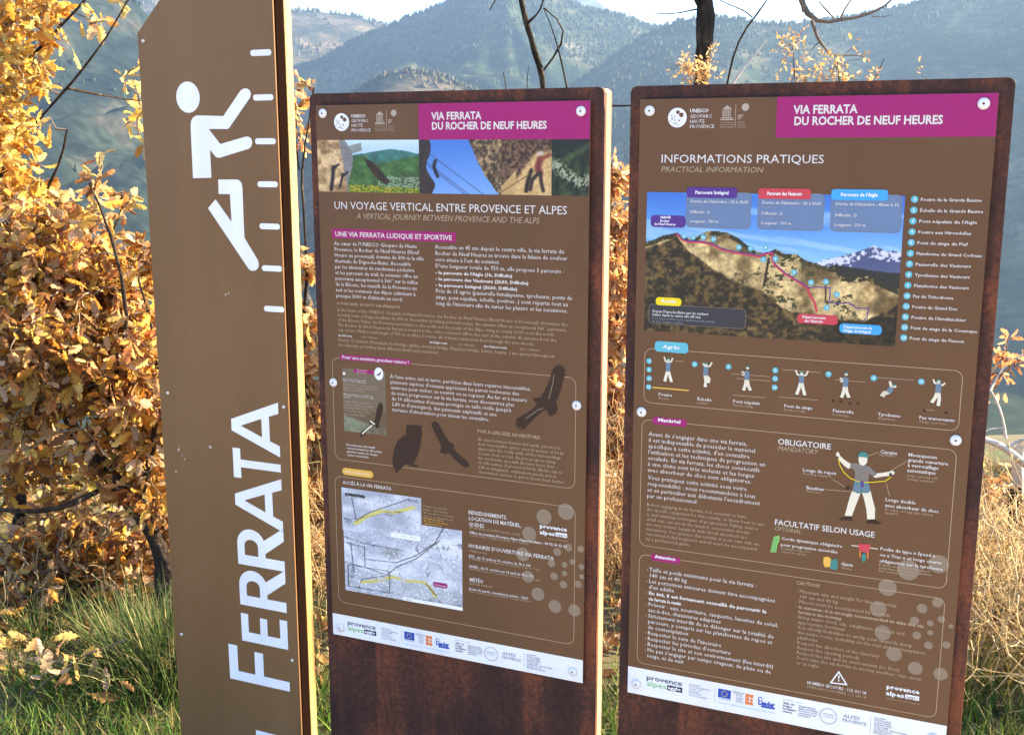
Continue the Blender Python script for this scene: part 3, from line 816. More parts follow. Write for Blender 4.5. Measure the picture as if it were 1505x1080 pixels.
# ---- left poster: headings and text
def hx(a, b): return b[0] - a[0]
q0, q1 = (37.3, 210.2), (555.4, 211.4)
A.text('heading', [(q0[0], (q0[1] + q1[1]) / 2, 'UN VOYAGE VERTICAL ENTRE PROVENCE ET ALPES', hx(q0, q1), 15.5)], m_textw, res=2)
q0, q1 = (91.1, 229.9), (498.0, 229.1)
A.text('subheading', [(q0[0], (q0[1] + q1[1]) / 2, 'A VERTICAL JOURNEY BETWEEN PROVENCE AND THE ALPS', hx(q0, q1), 11.2)], m_textd, italic=True, res=2)
q = [(30.0, 251.6), (319.6, 271.6)]
A.rect('label_tag', q[0], q[1], 0, m_magenta)
q0, q1 = (37.8, 267.2), (310.5, 267.3)
A.text('label_lettering', [(q0[0], (q0[1] + q1[1]) / 2, 'UNE VIA FERRATA LUDIQUE ET SPORTIVE', hx(q0, q1), 9.6)], m_textw, bold=.014, res=2)
q0, q1, qw = (34.9, 286.0), (35.3, 396.1), (246.6, 308.0)
A.block('paragraph', q0, q1, hx(q0, qw), ["Au cœur de l'UNESCO Géoparc de Haute", 'Provence, le Rocher de Neuf Heures (Nouf', 'Houro en provençal) domine de 300 m la ville', 'thermale de Digne-les-Bains. Accessible', 'par les itinéraires de randonnée pédestre', 'et les parcours de trail, le sommet offre un', 'panorama exceptionnel à 360° sur la vallée', 'de la Bléone, les massifs de la Provence au', 'sud et les sommets des Alpes culminant à', "presque 3000 m d'altitude au nord."], m_textw)
q0, q1, qw = (272.5, 285.4), (272.8, 399.7), (567.8, 372.3)
A.block('paragraph', q0, q1, hx(q0, qw), ['Accessible en 45 mn depuis le centre ville, la via ferrata du', 'Rocher de Neuf Heures se trouve dans la falaise de couleur', "ocre située à l'est du sommet.", "D'une longueur totale de 750 m, elle propose 3 parcours :", '', '', '', 'Près de 15 agrès (passerelle himalayenne, tyrolienne, ponts de', 'singe, pont népalais, échelle, poutres...) sont répartis tout au', "long de l'itinéraire afin de varier les plaisirs et les sensations."], m_textw)
d_ = (q1[1] - q0[1]) / 9
A.text('paragraph', [(q0[0], q0[1] + d_ * (4 + k), s, w, 6.0) for k, (s, w) in enumerate((("- le parcours de l'Aigle (1h, Difficile)", hx((271.7, 340.2), (441.7, 332.8))), ('- le parcours des Vautours (2h30, Difficile)', hx((271.7, 340.2), (475.9, 331.3))), ('- le parcours Intégral (3h30, Difficile)', hx((271.7, 340.2), (452.1, 332.3)))))], m_textw, bold=.03)
q0, q1 = (36.8, 411.8), (190.7, 411.4)
A.text('subheading', [(q0[0], q0[1], 'A FUN AND SPORTY VIA FERRATA', hx(q0, q1), 5.6)], m_textd, bold=.01)
q0, q1, qw = (37.6, 425.8), (37.6, 500.9), (558.7, 450.5)
A.block('paragraph', q0, q1, hx(q0, qw), ['In the heart of the UNESCO Geopark of Haute-Provence, the Rocher de Neuf Heures (Nouf Houro in Provençal) dominates the', 'thermal town of Digne-les-Bains by 300 m. Accessible by hiking and trail routes, the summit offers an exceptional 360° panorama', 'of the Bléone Valley, the Provence mountains to the south and the peaks of the Alps, rising to nearly 3,000 m to the north.', 'The Rocher de Neuf Heures via ferrata is located in the ochre-coloured cliff to the east of the summit, 45 minutes from the', 'city centre. With a total length of 750 m, it offers 3 routes, all of them reached on foot through the pine woods:', '', 'Nearly 15 features (Himalayan footbridge, zipline, monkey bridge, Nepalese bridge, ladder, beams...) are spread throughout', 'the itinerary, providing many different thrills and sensations.'], m_textd)
dv = (q1[1] - q0[1]) / 7
A.text('paragraph', [((38.3, 481.4)[0], q0[1] + dv * 5, 'the full route', 34, 4.6), ((257.1, 467.0)[0], q0[1] + dv * 5, 'the Eagle route', 41, 4.6), ((379.9, 458.9)[0], q0[1] + dv * 5, 'the Vultures route', 51, 4.6)], m_textw, bold=.02)
A.text('paragraph', [((94.0, 477.7)[0], q0[1] + dv * 5, '(3h30, Difficult)', 40, 4.2), ((322.9, 462.6)[0], q0[1] + dv * 5, '(1h, Difficult),', 36, 4.2), ((458.2, 453.7)[0], q0[1] + dv * 5, '(2h30, Difficult)', 42, 4.2)], m_textd)

# bird box
bx0, bv0 = (20.8, 540.8)[0], (216.0, 526.3)[1]
bx1, bv1 = (577.4, 644.3)[0], (168.9, 751.8)[1]
A.frame((bx0, bv0), (bx1, bv1), 16)
q = [(40.6, 518.4), (212.6, 530.7)]
A.rect('label_tag', (q[0][0], q[0][1]), (q[1][0], q[1][1] - 1), 0, m_magenta, layer=2)
q0, q1 = (46.5, 527.3), (207.7, 524.3)
A.text('label_lettering', [(q0[0], (q0[1] + q1[1]) / 2 + 1, 'Pour une aventure grandeur nature !', hx(q0, q1), 6.4)], m_textw, layer=3, bold=.025)
q0, q1, qw = (162.3, 560.3), (165.7, 631.5), (482.4, 556.7)
A.block('paragraph', q0, q1, hx(q0, qw), ["À l'aise entre ciel et terre, perchées dans leurs repaires inaccessibles,", "plusieurs espèces d'oiseaux apprécient les parois rocheuses des", 'environs pour nicher, se nourrir ou se reposer. Au fur et à mesure', 'de votre progression sur la via ferrata, vous découvrirez plus', "de 10 silhouettes d'oiseaux protégés en taille réelle (jusqu'à", "2,80 m d'envergure), des panneaux explicatifs et une", "terrasse d'observation pour mieux les connaître."], m_textw)
vult = [(460.4, 645.3), (462.7, 635.9), (455.0, 642.2), (457.3, 634.6), (450.0, 639.0), (453.4, 630.6), (447.6, 632.6), (451.9, 624.9), (449.6, 622.2), (463.4, 612.8), (476.9, 604.2), (488.3, 595.2), (495.8, 584.4), (488.6, 580.7), (487.1, 573.6), (492.4, 574.6), (497.7, 571.2), (502.2, 573.7), (509.0, 562.7), (518.3, 544.0), (524.5, 527.4), (527.4, 514.7), (533.0, 509.7), (534.0, 502.5), (537.0, 508.0), (541.4, 499.8), (542.2, 507.6), (547.7, 500.8), (547.4, 508.6), (553.3, 504.6), (551.2, 512.5), (556.3, 511.4), (552.7, 519.8), (555.7, 522.1), (550.6, 530.6), (548.2, 545.0), (542.7, 563.3), (536.1, 576.4), (538.4, 583.4), (540.0, 590.4), (536.3, 600.8), (528.1, 607.7), (521.3, 607.3), (518.7, 600.3), (513.0, 596.5), (507.3, 601.4), (496.0, 610.8), (486.5, 620.1), (478.9, 628.8), (471.2, 636.2), (470.5, 642.8), (466.6, 637.4)]
A.shape('vulture_silhouette', [vult], m_bird, layer=2)
A.strokes('vulture_silhouette', [[(521.1, 574.2), (525.5, 555.9), (529.8, 537.7), (532.0, 523.2)], [(509.2, 593.3), (497.8, 597.9), (486.4, 607.0), (471.1, 618.6)]], 1.6, m_bubble, layer=3)
owl = [(199.2, 655.6), (205.0, 658.1), (217.7, 656.0), (230.3, 656.3), (237.0, 654.9), (235.2, 661.2), (236.2, 673.7), (233.0, 689.4), (229.4, 707.0), (224.0, 723.1), (217.1, 735.5), (214.0, 741.6), (226.6, 743.7), (224.4, 747.0), (207.5, 747.4), (199.1, 743.3), (192.6, 746.0), (186.0, 754.5), (177.3, 761.4), (173.8, 766.9), (169.5, 764.3), (170.5, 757.1), (165.4, 755.0), (163.1, 741.5), (166.1, 725.6), (169.9, 709.6), (178.8, 693.1), (189.7, 684.2), (199.5, 678.6), (197.2, 668.1), (200.8, 660.0)]
A.shape('owl_silhouette', [owl], m_bird, layer=2)
falc = [(257.9, 650.6), (261.2, 645.7), (267.9, 643.5), (275.2, 648.1), (281.7, 659.6), (292.2, 675.6), (301.0, 686.0), (309.2, 687.1), (310.8, 693.7), (308.3, 697.0), (317.2, 705.9), (332.6, 715.6), (343.8, 725.0), (346.2, 730.0), (338.9, 735.4), (328.3, 732.1), (312.1, 721.7), (300.8, 710.0), (294.2, 708.4), (293.3, 712.4), (281.0, 709.9), (277.7, 707.9), (281.1, 699.6), (279.6, 692.1), (273.1, 681.3), (265.5, 666.9)]
A.shape('falcon_silhouette', [falc], m_bird, layer=2)
q0, q1 = (364.4, 660.2), (502.7, 655.6)
A.text('subheading', [(q0[0], (q0[1] + q1[1]) / 2, 'FOR A LIFE-SIZE ADVENTURE!', hx(q0, q1), 7)], m_textd, bold=.012)
q0, q1, qw = (365.1, 674.4), (364.7, 743.8), (555.9, 682.8)
A.block('paragraph', q0, q1, hx(q0, qw), ['At ease between heaven and earth, perched in', 'their inaccessible eyries, several species of birds', 'appreciate the rocky walls of the surroundings', 'to nest, feed or rest. As you progress along', 'the via ferrata, you will discover more than', '10 silhouettes of protected birds, lifesize (up to', '2.80 m wingspan), explanatory panels and an', 'observation terrace to get to know them better.'], m_textd)
# miniature of another panel
q = [(45.3, 547.4), (151.0, 692.9)]
mx0, my0, mx1, my1 = q[0][0], q[0][1], q[1][0], q[1][1]
A.rect('thumbnail', (mx0, my0), (mx1, my1 - 6), 0, flat_mat('thumbnail_brown', (.17, .125, .08), .42))
def pic_mini(X, Y):
    n = fbm(X * 9, Y * 7, 4)
    img = mix((118, 96, 74), (118, 98, 74), Y)
    img = over(img, smooth((Y - .2 - .7 * X * .8) * 9), mix((110, 115, 95), (160, 165, 140), n))
    img = over(img, smooth((Y - .55) * 5) * (X > .6), mix((90, 80, 65), (150, 140, 115), n))
    return img
A.picture('photo_print', (mx0 + 1, my0 + (my1 - my0) * .62), (mx1 - 1, my1 - 7), 40, 24, pic_mini, layer=2)
q = [(73.9, 547.5), (124.3, 558.8)]
A.rect('thumbnail', q[0], (q[1][0], q[1][1] - 3), 0, m_magenta, layer=2)
c = (135.6, 553.4)
A.shape('thumbnail', [ell(c, 11, 13.5, 20)], m_white, layer=3)
A.shape('thumbnail', [[(c[0] - 8, c[1] + 5), (c[0] - 2, c[1] + 1), (c[0] + 8, c[1] - 7), (c[0] + 2, c[1] + 3)]], m_bird, layer=4)
A.shape('thumbnail', [A.disc(*(49.8, 559.8), 3.2, 12)], m_white, layer=2)
A.text('thumbnail_lettering', [((81.6, 550.3)[0], (81.6, 550.3)[1], 'Via ferrata', 26, 3), ((81.5, 554.6)[0], (81.5, 554.6)[1] + .6, 'des oiseaux', 24, 3)], m_textw, layer=4)
lines = []
u = mx0 + 2
A.text('thumbnail_lettering', [(u, (47.5, 573.5)[1], 'LE VAUTOUR', 56, 3), (u, (47.4, 577.0)[1], 'fauve des falaises', 56, 3), (u, (48.7, 605.3)[1], 'Envergure : 2,80 m', 73, 3), (u, (48.6, 609.2)[1], 'Poids : de 6 à 11 kg', 73, 3), (u, (48.4, 612.7)[1], 'vautour', 16, 3)], m_textw, layer=3)
A.block('thumbnail_lettering', (48.0, 585.1), (47.6, 596.8), 84, ['Grand rapace charognard qui', 'niche en colonies dans les', 'falaises ensoleillées'], m_textd, layer=3)
A.block('thumbnail_lettering', (48.6, 622.1), (47.7, 649.6), 70, ['Large vulture nesting in', 'colonies, gliding on warm', 'air along cliffs to find', 'its food far away in the', 'surrounding valleys'], m_textd, layer=3)
mv = [(85.6, 695.0), (88.1, 684.9), (99.3, 675.9), (111.3, 666.9), (107.3, 656.8), (115.1, 657.6), (120.2, 660.2), (124.8, 650.0), (128.8, 630.3), (134.4, 616.3), (140.0, 615.0), (144.5, 623.1), (142.4, 636.8), (136.0, 652.8), (133.2, 662.8), (133.8, 670.5), (127.7, 673.1), (121.3, 667.9), (111.1, 674.7), (101.2, 685.5), (89.9, 696.5)]
A.shape('bird_silhouette', [mv], m_bird, layer=4)
A.strokes('bird_silhouette', [[(91.5, 688.5), (103.6, 677.4), (117.0, 666.7)], [(111.6, 657.9), (123.6, 664.5)]], 3.4, m_skin, layer=5)
A.block('caption', (49.8, 718.4), (51.8, 741.3), 88, ['Des panneaux informatifs', 'vous présentent les silhouettes', 'grandeur nature de chaque', 'espèce rencontrée.'], m_textw, bold=.01)

# access box
bx0, bv0 = (18.1, 806.2)[0], (211.1, 781.7)[1]
bv0 = (359.5, 790.8)[1]
bx1, bv1 = (579.1, 928.0)[0], (312.7, 1083.8)[1]
A.frame((bx0, bv0), (bx1, bv1), 16)
q = [(37.9, 768.4), (115.9, 787.2)]
A.rect('label_pill', (q[0][0], q[0][1] + 1), (q[1][0], q[1][1] - 2), 8, m_yellow, layer=2)
q0, q1 = (45.2, 778.8), (108.3, 778.2)
A.text('label_lettering', [(q0[0], (q0[1] + q1[1]) / 2 + 1.5, 'Informations', hx(q0, q1), 6)], m_skin, layer=3, bold=.01)
q0, q1 = (38.4, 808.1), (159.8, 804.8)
A.text('subheading', [(q0[0], (q0[1] + q1[1]) / 2, 'ACCÈS À LA VIA FERRATA', hx(q0, q1), 7.2)], m_textw, bold=.012)
def pic_map(X, Y):
    n = fbm(X * 5, Y * 5, 5); n2 = fbm(X * 30, Y * 30, 4)
    img = mix((185, 192, 205), (228, 232, 240), smooth(n * 2.2 - .6))
    img = over(img, smooth((.11 - np.hypot((X - .42) * .8, (Y - .42))) * 12) * .6, (130, 136, 138))
    img = over(img, smooth((Y - .62 - .1 * X) * 9) * .45, (150, 156, 160))
    img = over(img, np.abs(n2 - .5) < .018, (244, 246, 250))
    r = (np.abs(fbm(X * 9 + 4, Y * 9, 2) - .5) < .012)
    img = over(img, r, (150, 155, 165))
    K = (70, 74, 84)
    for p in ([(0, .37), (.18, .40), (.18, .66), (.0, .63)], [(.06, .36), (.08, .74)], [(.18, .55), (.45, .53), (.62, .4), (.78, .2), (.85, .0)], [(.12, .95), (.15, .82), (.36, .72), (.46, .58), (.62, .44), (.82, .16)], [(.18, .66), (.42, .72)], [(.0, .3), (.2, .35), (.5, .36)]):
        img = over(img, near_seg(X, Y, p, .0042), K)
    img = over(img, near_seg(X, Y, [(.82, .2), (.85, .45), (.95, .6)], .005) * .6, (240, 240, 245))
    img = over(img, near_seg(X, Y, [(.15, .86), (.3, .8), (.42, .72), (.55, .74), (.68, .72), (.72, .76), (.78, .88)], .014), (222, 205, 110))
    img = over(img, ((n2 > .6) & (Y > .7) & (X < .6)), (205, 208, 215))
    img = over(img, near_seg(X, Y, [(.70, .74), (.78, .86)], .005), (60, 50, 80))
    for a, b in (((.03, .66), (.39, .66)), ((.39, .66), (.39, .94)), ((.39, .94), (.03, .94)), ((.03, .94), (.03, .66))):
        img = over(img, near_seg(X, Y, [a, b], .004), K)
    img = over(img, (Y > .955) & (X > .5), (245, 246, 248))
    return img
q = [(35.4, 897.7), (326.7, 1027.1)]
m0 = (36.5, 923.9)[0]; m1 = (326.9, 958.8)[0]; mt = (292.6, 874.4)[1]; mb = (184.2, 1053.0)[1]
A.picture('map_print', (m0, mt), (m1, mb), 150, 130, pic_map)
def pic_inset(X, Y):
    n = fbm(X * 4 + 3, Y * 4, 5); n2 = fbm(X * 18, Y * 15, 4)
    img = mix((178, 185, 198), (222, 226, 235), smooth(n * 2.2 - .6))
    img = over(img, np.abs(n2 - .5) < .02, (160, 166, 176))
    img = over(img, near_seg(X, Y, [(.17, .8), (.3, .62), (.5, .42), (.66, .42), (.9, .24)], .03), (222, 210, 120))
    img = over(img, near_seg(X, Y, [(.17, .75), (.35, .5), (.85, .06)], .007), (70, 72, 84))
    img = over(img, near_seg(X, Y, [(.12, .1), (.18, .7), (.0, .72)], .006), (70, 72, 84))
    img = over(img, near_seg(X, Y, [(.18, .7), (.5, .5), (.8, .35)], .004), (120, 125, 135))
    img = over(img, (Y > .88) & (X > .62) & (X < .98), (245, 246, 248))
    e = (X < .012) | (X > .988) | (Y < .012) | (Y > .985)
    return over(img, e, (190, 196, 206))
i0 = (34.1, 836.8)[0]; i1 = (231.5, 854.0)[0]; it = (133.4, 814.8)[1]; ib = (130.9, 912.8)[1]
A.picture('map_print', (i0, it), (i1, ib), 110, 64, pic_inset, layer=2)
q = [(42.7, 826.1), (94.1, 836.1)]
A.rect('label_pill', q[0], (q[1][0], q[1][1] - 2), 6, m_dark, layer=3)
A.text('label_lettering', [(q[0][0] + 5, q[0][1] + 8.6, 'Digne-les-Bains', hx(q[0], q[1]) - 10, 4.6)], m_white, layer=4)
q = [(257.0, 997.6), (291.9, 1009.2)]
A.rect('label_pill', q[0], (q[1][0], q[1][1]), 5, m_magenta, layer=2)
A.text('label_lettering', [(q[0][0] + 4, q[0][1] + 8.6, 'Via ferrata', hx(q[0], q[1]) - 8, 4.2)], m_white, layer=3)
A.text('map_lettering', [(*(39.6, 889.2), 'Parking', 20, 4), (*(39.4, 893.6), 'départ', 16, 4), (*(198.2, 822.8), 'Rocher de', 25, 4), (*(200.0, 826.8), 'Neuf Heures', 24, 4), (*(142.7, 857.3), 'Sentier', 18, 4), (*(140.6, 864.4), 'de montée', 20, 4), (*(168.0, 854.8), 'balisé', 16, 4), (*(167.7, 907.2), '0      50 m    100 m', 50, 3), (*(53.3, 1023.3), 'P', 5, 7), (*(226.4, 1044.6), '0    250 m   500 m', 30, 3.2), (*(191.3, 1050.9), 'Nord', 12, 3.2), (*(302.3, 1043.2), 'Source : IGN', 20, 2.6)], m_ink, layer=3)
A.block('map_lettering', (235.5, 833.2), (236.9, 855.4), 72, ['Temps de marche :', 'Digne - Via ferrata', '45 mn aller / 1h retour', '500 m de dénivelé env.'], m_textd, cap=4.2)
A.block('map_lettering', (235.0, 860.3), (236.7, 871.5), 60, ['Walking time:', '45 min / 1h back', 'climb 500 m'], m_yellow, cap=3.6)
q0, q1, qw = (342.6, 835.0), (343.2, 860.7), (462.0, 841.5)
A.block('subheading', q0, q1, hx(q0, qw), ['RENSEIGNEMENTS,', 'LOCATION DE MATÉRIEL,', 'GUIDES'], m_textw, cap=8, bold=.014)
A.text('paragraph', [(*(344.1, 866.4), 'INFORMATION, EQUIPMENT RENTAL, GUIDES', hx((343.6, 866.5), (458.7, 862.8)), 4.6)], m_textd)
A.text('paragraph', [(*(344.0, 877.3), 'Office de tourisme Provence Alpes Digne-les-Bains - 04 92 36 62 62', hx((344.0, 877.3), (561.7, 872.0)), 5.4)], m_textw, bold=.02)
A.text('paragraph', [(*(343.9, 882.7), 'Tourist office of Digne-les-Bains, list of guides', hx((343.9, 882.7), (479.0, 879.9)), 4.6)], m_textd)
q0, q1 = (342.0, 911.9), (534.1, 904.4)
A.text('subheading', [(q0[0], (q0[1] + q1[1]) / 2, "HORAIRES D'OUVERTURE VIA FERRATA", hx(q0, q1), 8)], m_textw, bold=.014)
A.text('paragraph', [(*(342.8, 918.0), 'OPENING HOURS', 42, 4.6), (*(342.7, 935.3), 'SUMMER: from 15 April to 30 October, 7 am to 7 pm', hx((343.5, 935.2), (504.3, 927.3)), 4.6), (*(342.5, 958.1), 'WINTER: from 31 October to 14 April, 9 am to 5 pm', hx((343.4, 956.3), (504.5, 949.9)), 4.6), (*(342.2, 990.4), 'WEATHER FORECAST', 56, 4.6), (*(342.1, 1007.4), 'Before leaving, check the weather forecast by phone', hx((343.0, 1007.3), (485.8, 1004.8)), 4.6)], m_textd)
A.text('paragraph', [(*(342.7, 930.2), 'ÉTÉ : du 15 avril au 30 octobre de 7h à 19h', hx((342.7, 930.2), (483.3, 924.4)), 5.2), (*(342.5, 952.2), 'HIVER : du 31 octobre au 14 avril de 9h à 17h', hx((342.5, 952.2), (489.7, 945.2)), 5.2), (*(342.1, 1002.3), 'Avant de partir, consultez la météo : 3250', hx((342.1, 1002.3), (478.5, 995.5)), 5.2)], m_textw, bold=.014)
A.text('subheading', [(*(344.0, 983.3), 'MÉTÉO', hx((344.0, 983.3), (375.8, 980.8)), 8)], m_textw, bold=.014)
def agglo_white(P, p, w, sub):
    P.text('logo_lettering', [(p[0], p[1] + w * .20, 'provence', w, w * .14)], m_white, layer=3, bold=.03)
    P.text('logo_lettering', [(p[0], p[1] + w * .42, 'alpes', w * .56, w * .14)], m_white, layer=3, bold=.03)
    P.rect('logo', (p[0] + w * .58, p[1] + w * .28), (p[0] + w, p[1] + w * .43), 1, m_white, layer=3)
    P.text('logo_lettering', [(p[0] + w * .61, p[1] + w * .4, 'agglo', w * .36, w * .09)], m_poster, layer=4)
    P.text('logo_lettering', [(p[0] + w * sub, p[1] + w * .56, 'www.provencealpesagglo.fr', w * (1.05 - sub), w * .05)], m_textd, layer=3)
agglo_white(A, (503.0, 830.7), hx((503.0, 838.0), (562.5, 829.8)), .3)
mm_px = ((553.7, 891.4)[0] - (512.5, 897.5)[0]) / 100
polys = [A.disc(u, v, r * mm_px, 22) for (u, v), r in (((512.0, 819.4), 40), ((559.0, 801.5), 42), ((479.7, 859.4), 38), ((465.1, 905.7), 36), ((541.4, 889.1), 21), ((565.0, 876.4), 20), ((529.2, 915.4), 20), ((557.3, 914.3), 15), ((574.3, 905.3), 15), ((593.5, 912.8), 15), ((534.8, 942.3), 20), ((557.4, 932.6), 14), ((594.2, 933.7), 13), ((477.1, 952.2), 32), ((555.2, 957.0), 20), ((587.1, 951.1), 18), ((499.6, 986.7), 35), ((537.0, 1007.3), 34), ((579.6, 1008.3), 32), ((591.4, 875.7), 17))]
for k, pl in enumerate(polys):
    A.shape('bubble', [pl], m_bubble, layer=.5)

# ---- right poster
P = Bp
q0, q1 = (41.6, 113.3), (331.1, 112.5)
P.text('heading', [(q0[0], (q0[1] + q1[1]) / 2, 'INFORMATIONS PRATIQUES', hx(q0, q1), 14.2)], m_textw, res=2)
q0, q1 = (42.1, 130.0), (226.8, 129.1)
P.text('subheading', [(q0[0], (q0[1] + q1[1]) / 2, 'PRACTICAL INFORMATION', hx(q0, q1), 9.6)], m_textd, italic=True, res=2)
h0 = (17.5, 293.6)[0]; h1 = (467.4, 296.8)[0]; hv0 = (251.3, 166.3)[1]; hv1 = (263.0, 423.7)[1]
PX, PY = h1 - h0, hv1 - hv0
def nrm(pts): return [((u - h0) / PX, (v - hv0) / PY) for u, v in pts]
crest = nrm([(14.3, 258.0), (30.4, 253.9), (48.5, 245.8), (75.6, 239.3), (91.6, 245.8), (102.9, 248.6), (120.5, 240.6), (133.5, 233.3), (146.7, 233.8), (168.7, 236.6), (186.4, 243.8), (199.8, 254.2), (221.9, 268.5), (239.1, 271.3), (255.7, 262.2), (272.9, 270.1), (293.8, 270.2), (306.8, 280.3), (323.6, 285.2), (340.3, 290.4), (360.8, 290.8), (369.7, 305.2), (398.1, 308.1), (413.8, 303.2), (438.3, 314.6), (470.4, 325.5)])
base_ = nrm([(14.6, 271.3), (75.7, 242.8), (99.0, 268.4), (126.5, 287.2), (162.7, 309.9), (194.0, 326.0), (224.7, 335.4), (242.2, 341.1), (260.0, 357.5), (286.0, 369.1), (328.3, 377.5), (377.9, 381.0), (410.5, 383.3), (425.9, 371.8), (449.3, 364.1), (475.6, 346.0)])
snow_ = nrm([(239.9, 289.3), (323.6, 286.0), (339.7, 279.1), (359.8, 274.1), (379.7, 267.9), (395.5, 263.2), (407.1, 257.8), (422.6, 250.7), (434.7, 255.2), (442.8, 260.7), (454.5, 258.7), (470.3, 263.0)])
mid_ = nrm([(299.2, 295.5), (340.4, 291.7), (360.5, 285.4), (388.9, 288.4), (421.1, 292.5), (444.9, 294.4), (472.3, 294.5)])
def yl(X, pts): return np.interp(X, [p[0] for p in pts], [p[1] for p in pts])
def pic_cliff(X, Y):
    n = fbm(X * 12, Y * 8, 6, .6); n2 = fbm(X * 50 + 9, Y * 34, 4, .7); n3 = fbm(X * 5, Y * 4, 4)
    img = mix((62, 128, 208), (150, 205, 240), np.clip(Y * 2.0 + .15 * (n3 - .5), 0, 1))
    img = over(img, smooth((fbm(X * 3 + 1, Y * 14 - X * 4, 4) - .52) * 7) * .5, (190, 220, 240))
    ys = yl(X, snow_) + .012 * (n - .5)
    img = over(img, Y > ys, mix((62, 78, 120), (110, 118, 150), n) )
    img = over(img, (Y > ys) & (Y < ys + .05 + .05 * n) & (n2 > .5), (215, 218, 235))
    img = over(img, Y > yl(X, mid_) + .01 * n, mix((38, 46, 44), (62, 64, 56), n2))
    yc = yl(X, crest) + .018 * (n - .5)
    rock = mix((120, 98, 62), (226, 200, 148), smooth(n * 2.4 - .65)) * (.72 + .56 * n2[..., None])
    streak = fbm(X * 40, Y * 5, 4)
    rock = rock * (.8 + .4 * streak[..., None])
    img = over(img, Y > yc, rock)
    img = over(img, (Y > yc) & (Y < yc + .035) & (n2 > .42), (58, 58, 36))
    img = over(img, (Y > yc) & (n2 > .56) & (n3 > .52), (84, 80, 50))
    yb = yl(X, base_) + .05 * (n - .5)
    veg = mix((40, 34, 20), (128, 104, 62), smooth(n2 * 2.4 - .75)) * (.7 + .6 * n[..., None])
    img = over(img, smooth((Y - yb) * 60), veg)
    img = over(img, smooth((Y - yb) * 60) * (X > .72) * (Y > .8), veg * .6)
    img = over(img, near_seg(X, Y, [nrm([(244.6, 280.5), (242.3, 284.9)])[0], nrm([(238.2, 328.3), (242.3, 284.9)])[0]], .008, 1.8), (30, 25, 18))
    img = over(img, near_seg(X, Y, nrm([(344.9, 314.7), (346.9, 352.9)]), .005, 1.8), (60, 45, 30))
    return img
P.picture('photo_print', (h0, hv0), (h1, hv1), 300, 170, pic_cliff, label='cliff photograph with the climbing routes drawn on it')
red = [(75.6, 240.6), (87.3, 252.1), (98.6, 255.3), (120.9, 254.6), (141.0, 258.3), (158.9, 266.4), (178.8, 270.9), (204.9, 274.3), (226.5, 276.9), (239.1, 271.3), (251.8, 269.6)]
pur = [(251.8, 269.6), (249.7, 280.4), (257.0, 292.1), (274.6, 305.9), (296.1, 317.8), (315.5, 329.7)]
dsc = [(315.5, 329.7), (318.1, 339.4), (327.9, 353.9), (333.0, 370.8)]
blu = [(315.5, 329.7), (329.0, 326.5), (353.7, 327.0), (353.5, 352.5), (369.1, 354.2), (386.5, 351.6), (399.1, 360.2), (419.9, 359.5), (418.1, 376.5), (410.5, 383.3)]
P.strokes('route_line', [red, pur, dsc], 4.2, m_red, layer=1.6)
P.strokes('route_line', [[(u, v - 1.6) for u, v in red], [(u + 1.6, v - .6) for u, v in pur], blu], 1.8, m_purple, layer=2)
def disc_n(P, p, n, r=5.2, layer=3):
    P.shape('number_disc', [P.disc(p[0], p[1], r, 16)], m_cyan, layer=layer)
    w = r * (.62 if n < 10 else 1.15)
    P.text('number', [(p[0] - w / 2, p[1] + r * .42, str(n), w, r * .85)], m_white, layer=layer + 1, bold=.02)
for k, p in enumerate([(89.3, 244.6), (106.4, 246.3), (125.1, 245.7), (144.2, 248.6), (190.6, 261.8), (211.8, 263.3), (238.6, 260.6), (235.3, 282.2), (256.5, 280.1), (290.0, 302.7), (320.4, 319.2), (345.8, 316.8), (365.4, 338.3), (349.1, 362.6)]):
    disc_n(P, p, 14 - k)
def route_card(a, b, pa, pb, mat, title, dur, dif, lon):
    P.rect('info_card', a, b, 8, m_slate, layer=2)
    P.strokes('outline', [round_rect(a[0], a[1], b[0], b[1], 8)], .7, m_bubble, layer=3, closed=True)
    P.rect('label_pill', pa, pb, 5, mat, layer=4)
    w = pb[0] - pa[0]
    P.text('label_lettering', [(pa[0] + w * .17, (pa[1] + pb[1]) / 2 + 2.6, title, w * .66, 5.8)], m_white, layer=5, bold=.03)
    u = a[0] + 7; h = b[1] - a[1]
    P.text('card_lettering', [(u, a[1] + h * .30, "Durée de l'itinéraire : " + dur, (b[0] - a[0]) * .9, 5.0), (u, a[1] + h * .60, 'Difficulté : ' + dif, 37, 5.0), (u, a[1] + h * .86, 'Longueur : ' + lon, 52, 5.0)], m_textw, layer=4, bold=.012)
    P.text('card_lettering', [(u, a[1] + h * .40, 'Maximum time', 30, 3.4), (u, a[1] + h * .70, 'via ferrata difficulty', 44, 3.4), (u, a[1] + h * .95, 'Length', 16, 3.4)], m_grey, layer=4)
cv0, cv1 = (153.0, 164.8)[1], (155.3, 228.3)[1]; pv0, pv1 = (139.6, 156.5)[1], (140.3, 174.9)[1]
def U6(*x): return x
for (ca, cb, pa, pb, mat, t, d, di, lo) in (((92.7, 181.3), (209.2, 179.2), (92.2, 164.0), (184.1, 162.7), m_purple, 'Parcours Intégral', '3h à 3h30', 'D', '750 m'), ((221.9, 179.0), (335.5, 177.0), (221.6, 162.2), (312.7, 160.9), m_red, 'Parcours des Vautours', '2h à 2h30', 'D', '500 m'), ((347.7, 176.8), (463.1, 174.8), (346.8, 160.4), (440.0, 159.1), m_blue, "Parcours de l'Aigle", '45mn à 1h', 'D', '250 m')):
    route_card((ca[0], cv0), (cb[0], cv1), (pa[0], pv0), (pb[0], pv1), mat, t, d, di, lo)
q = [(26.0, 208.0), (91.5, 229.6)]
P.rect('label_pill', q[0], q[1], 7, m_purple, layer=4)
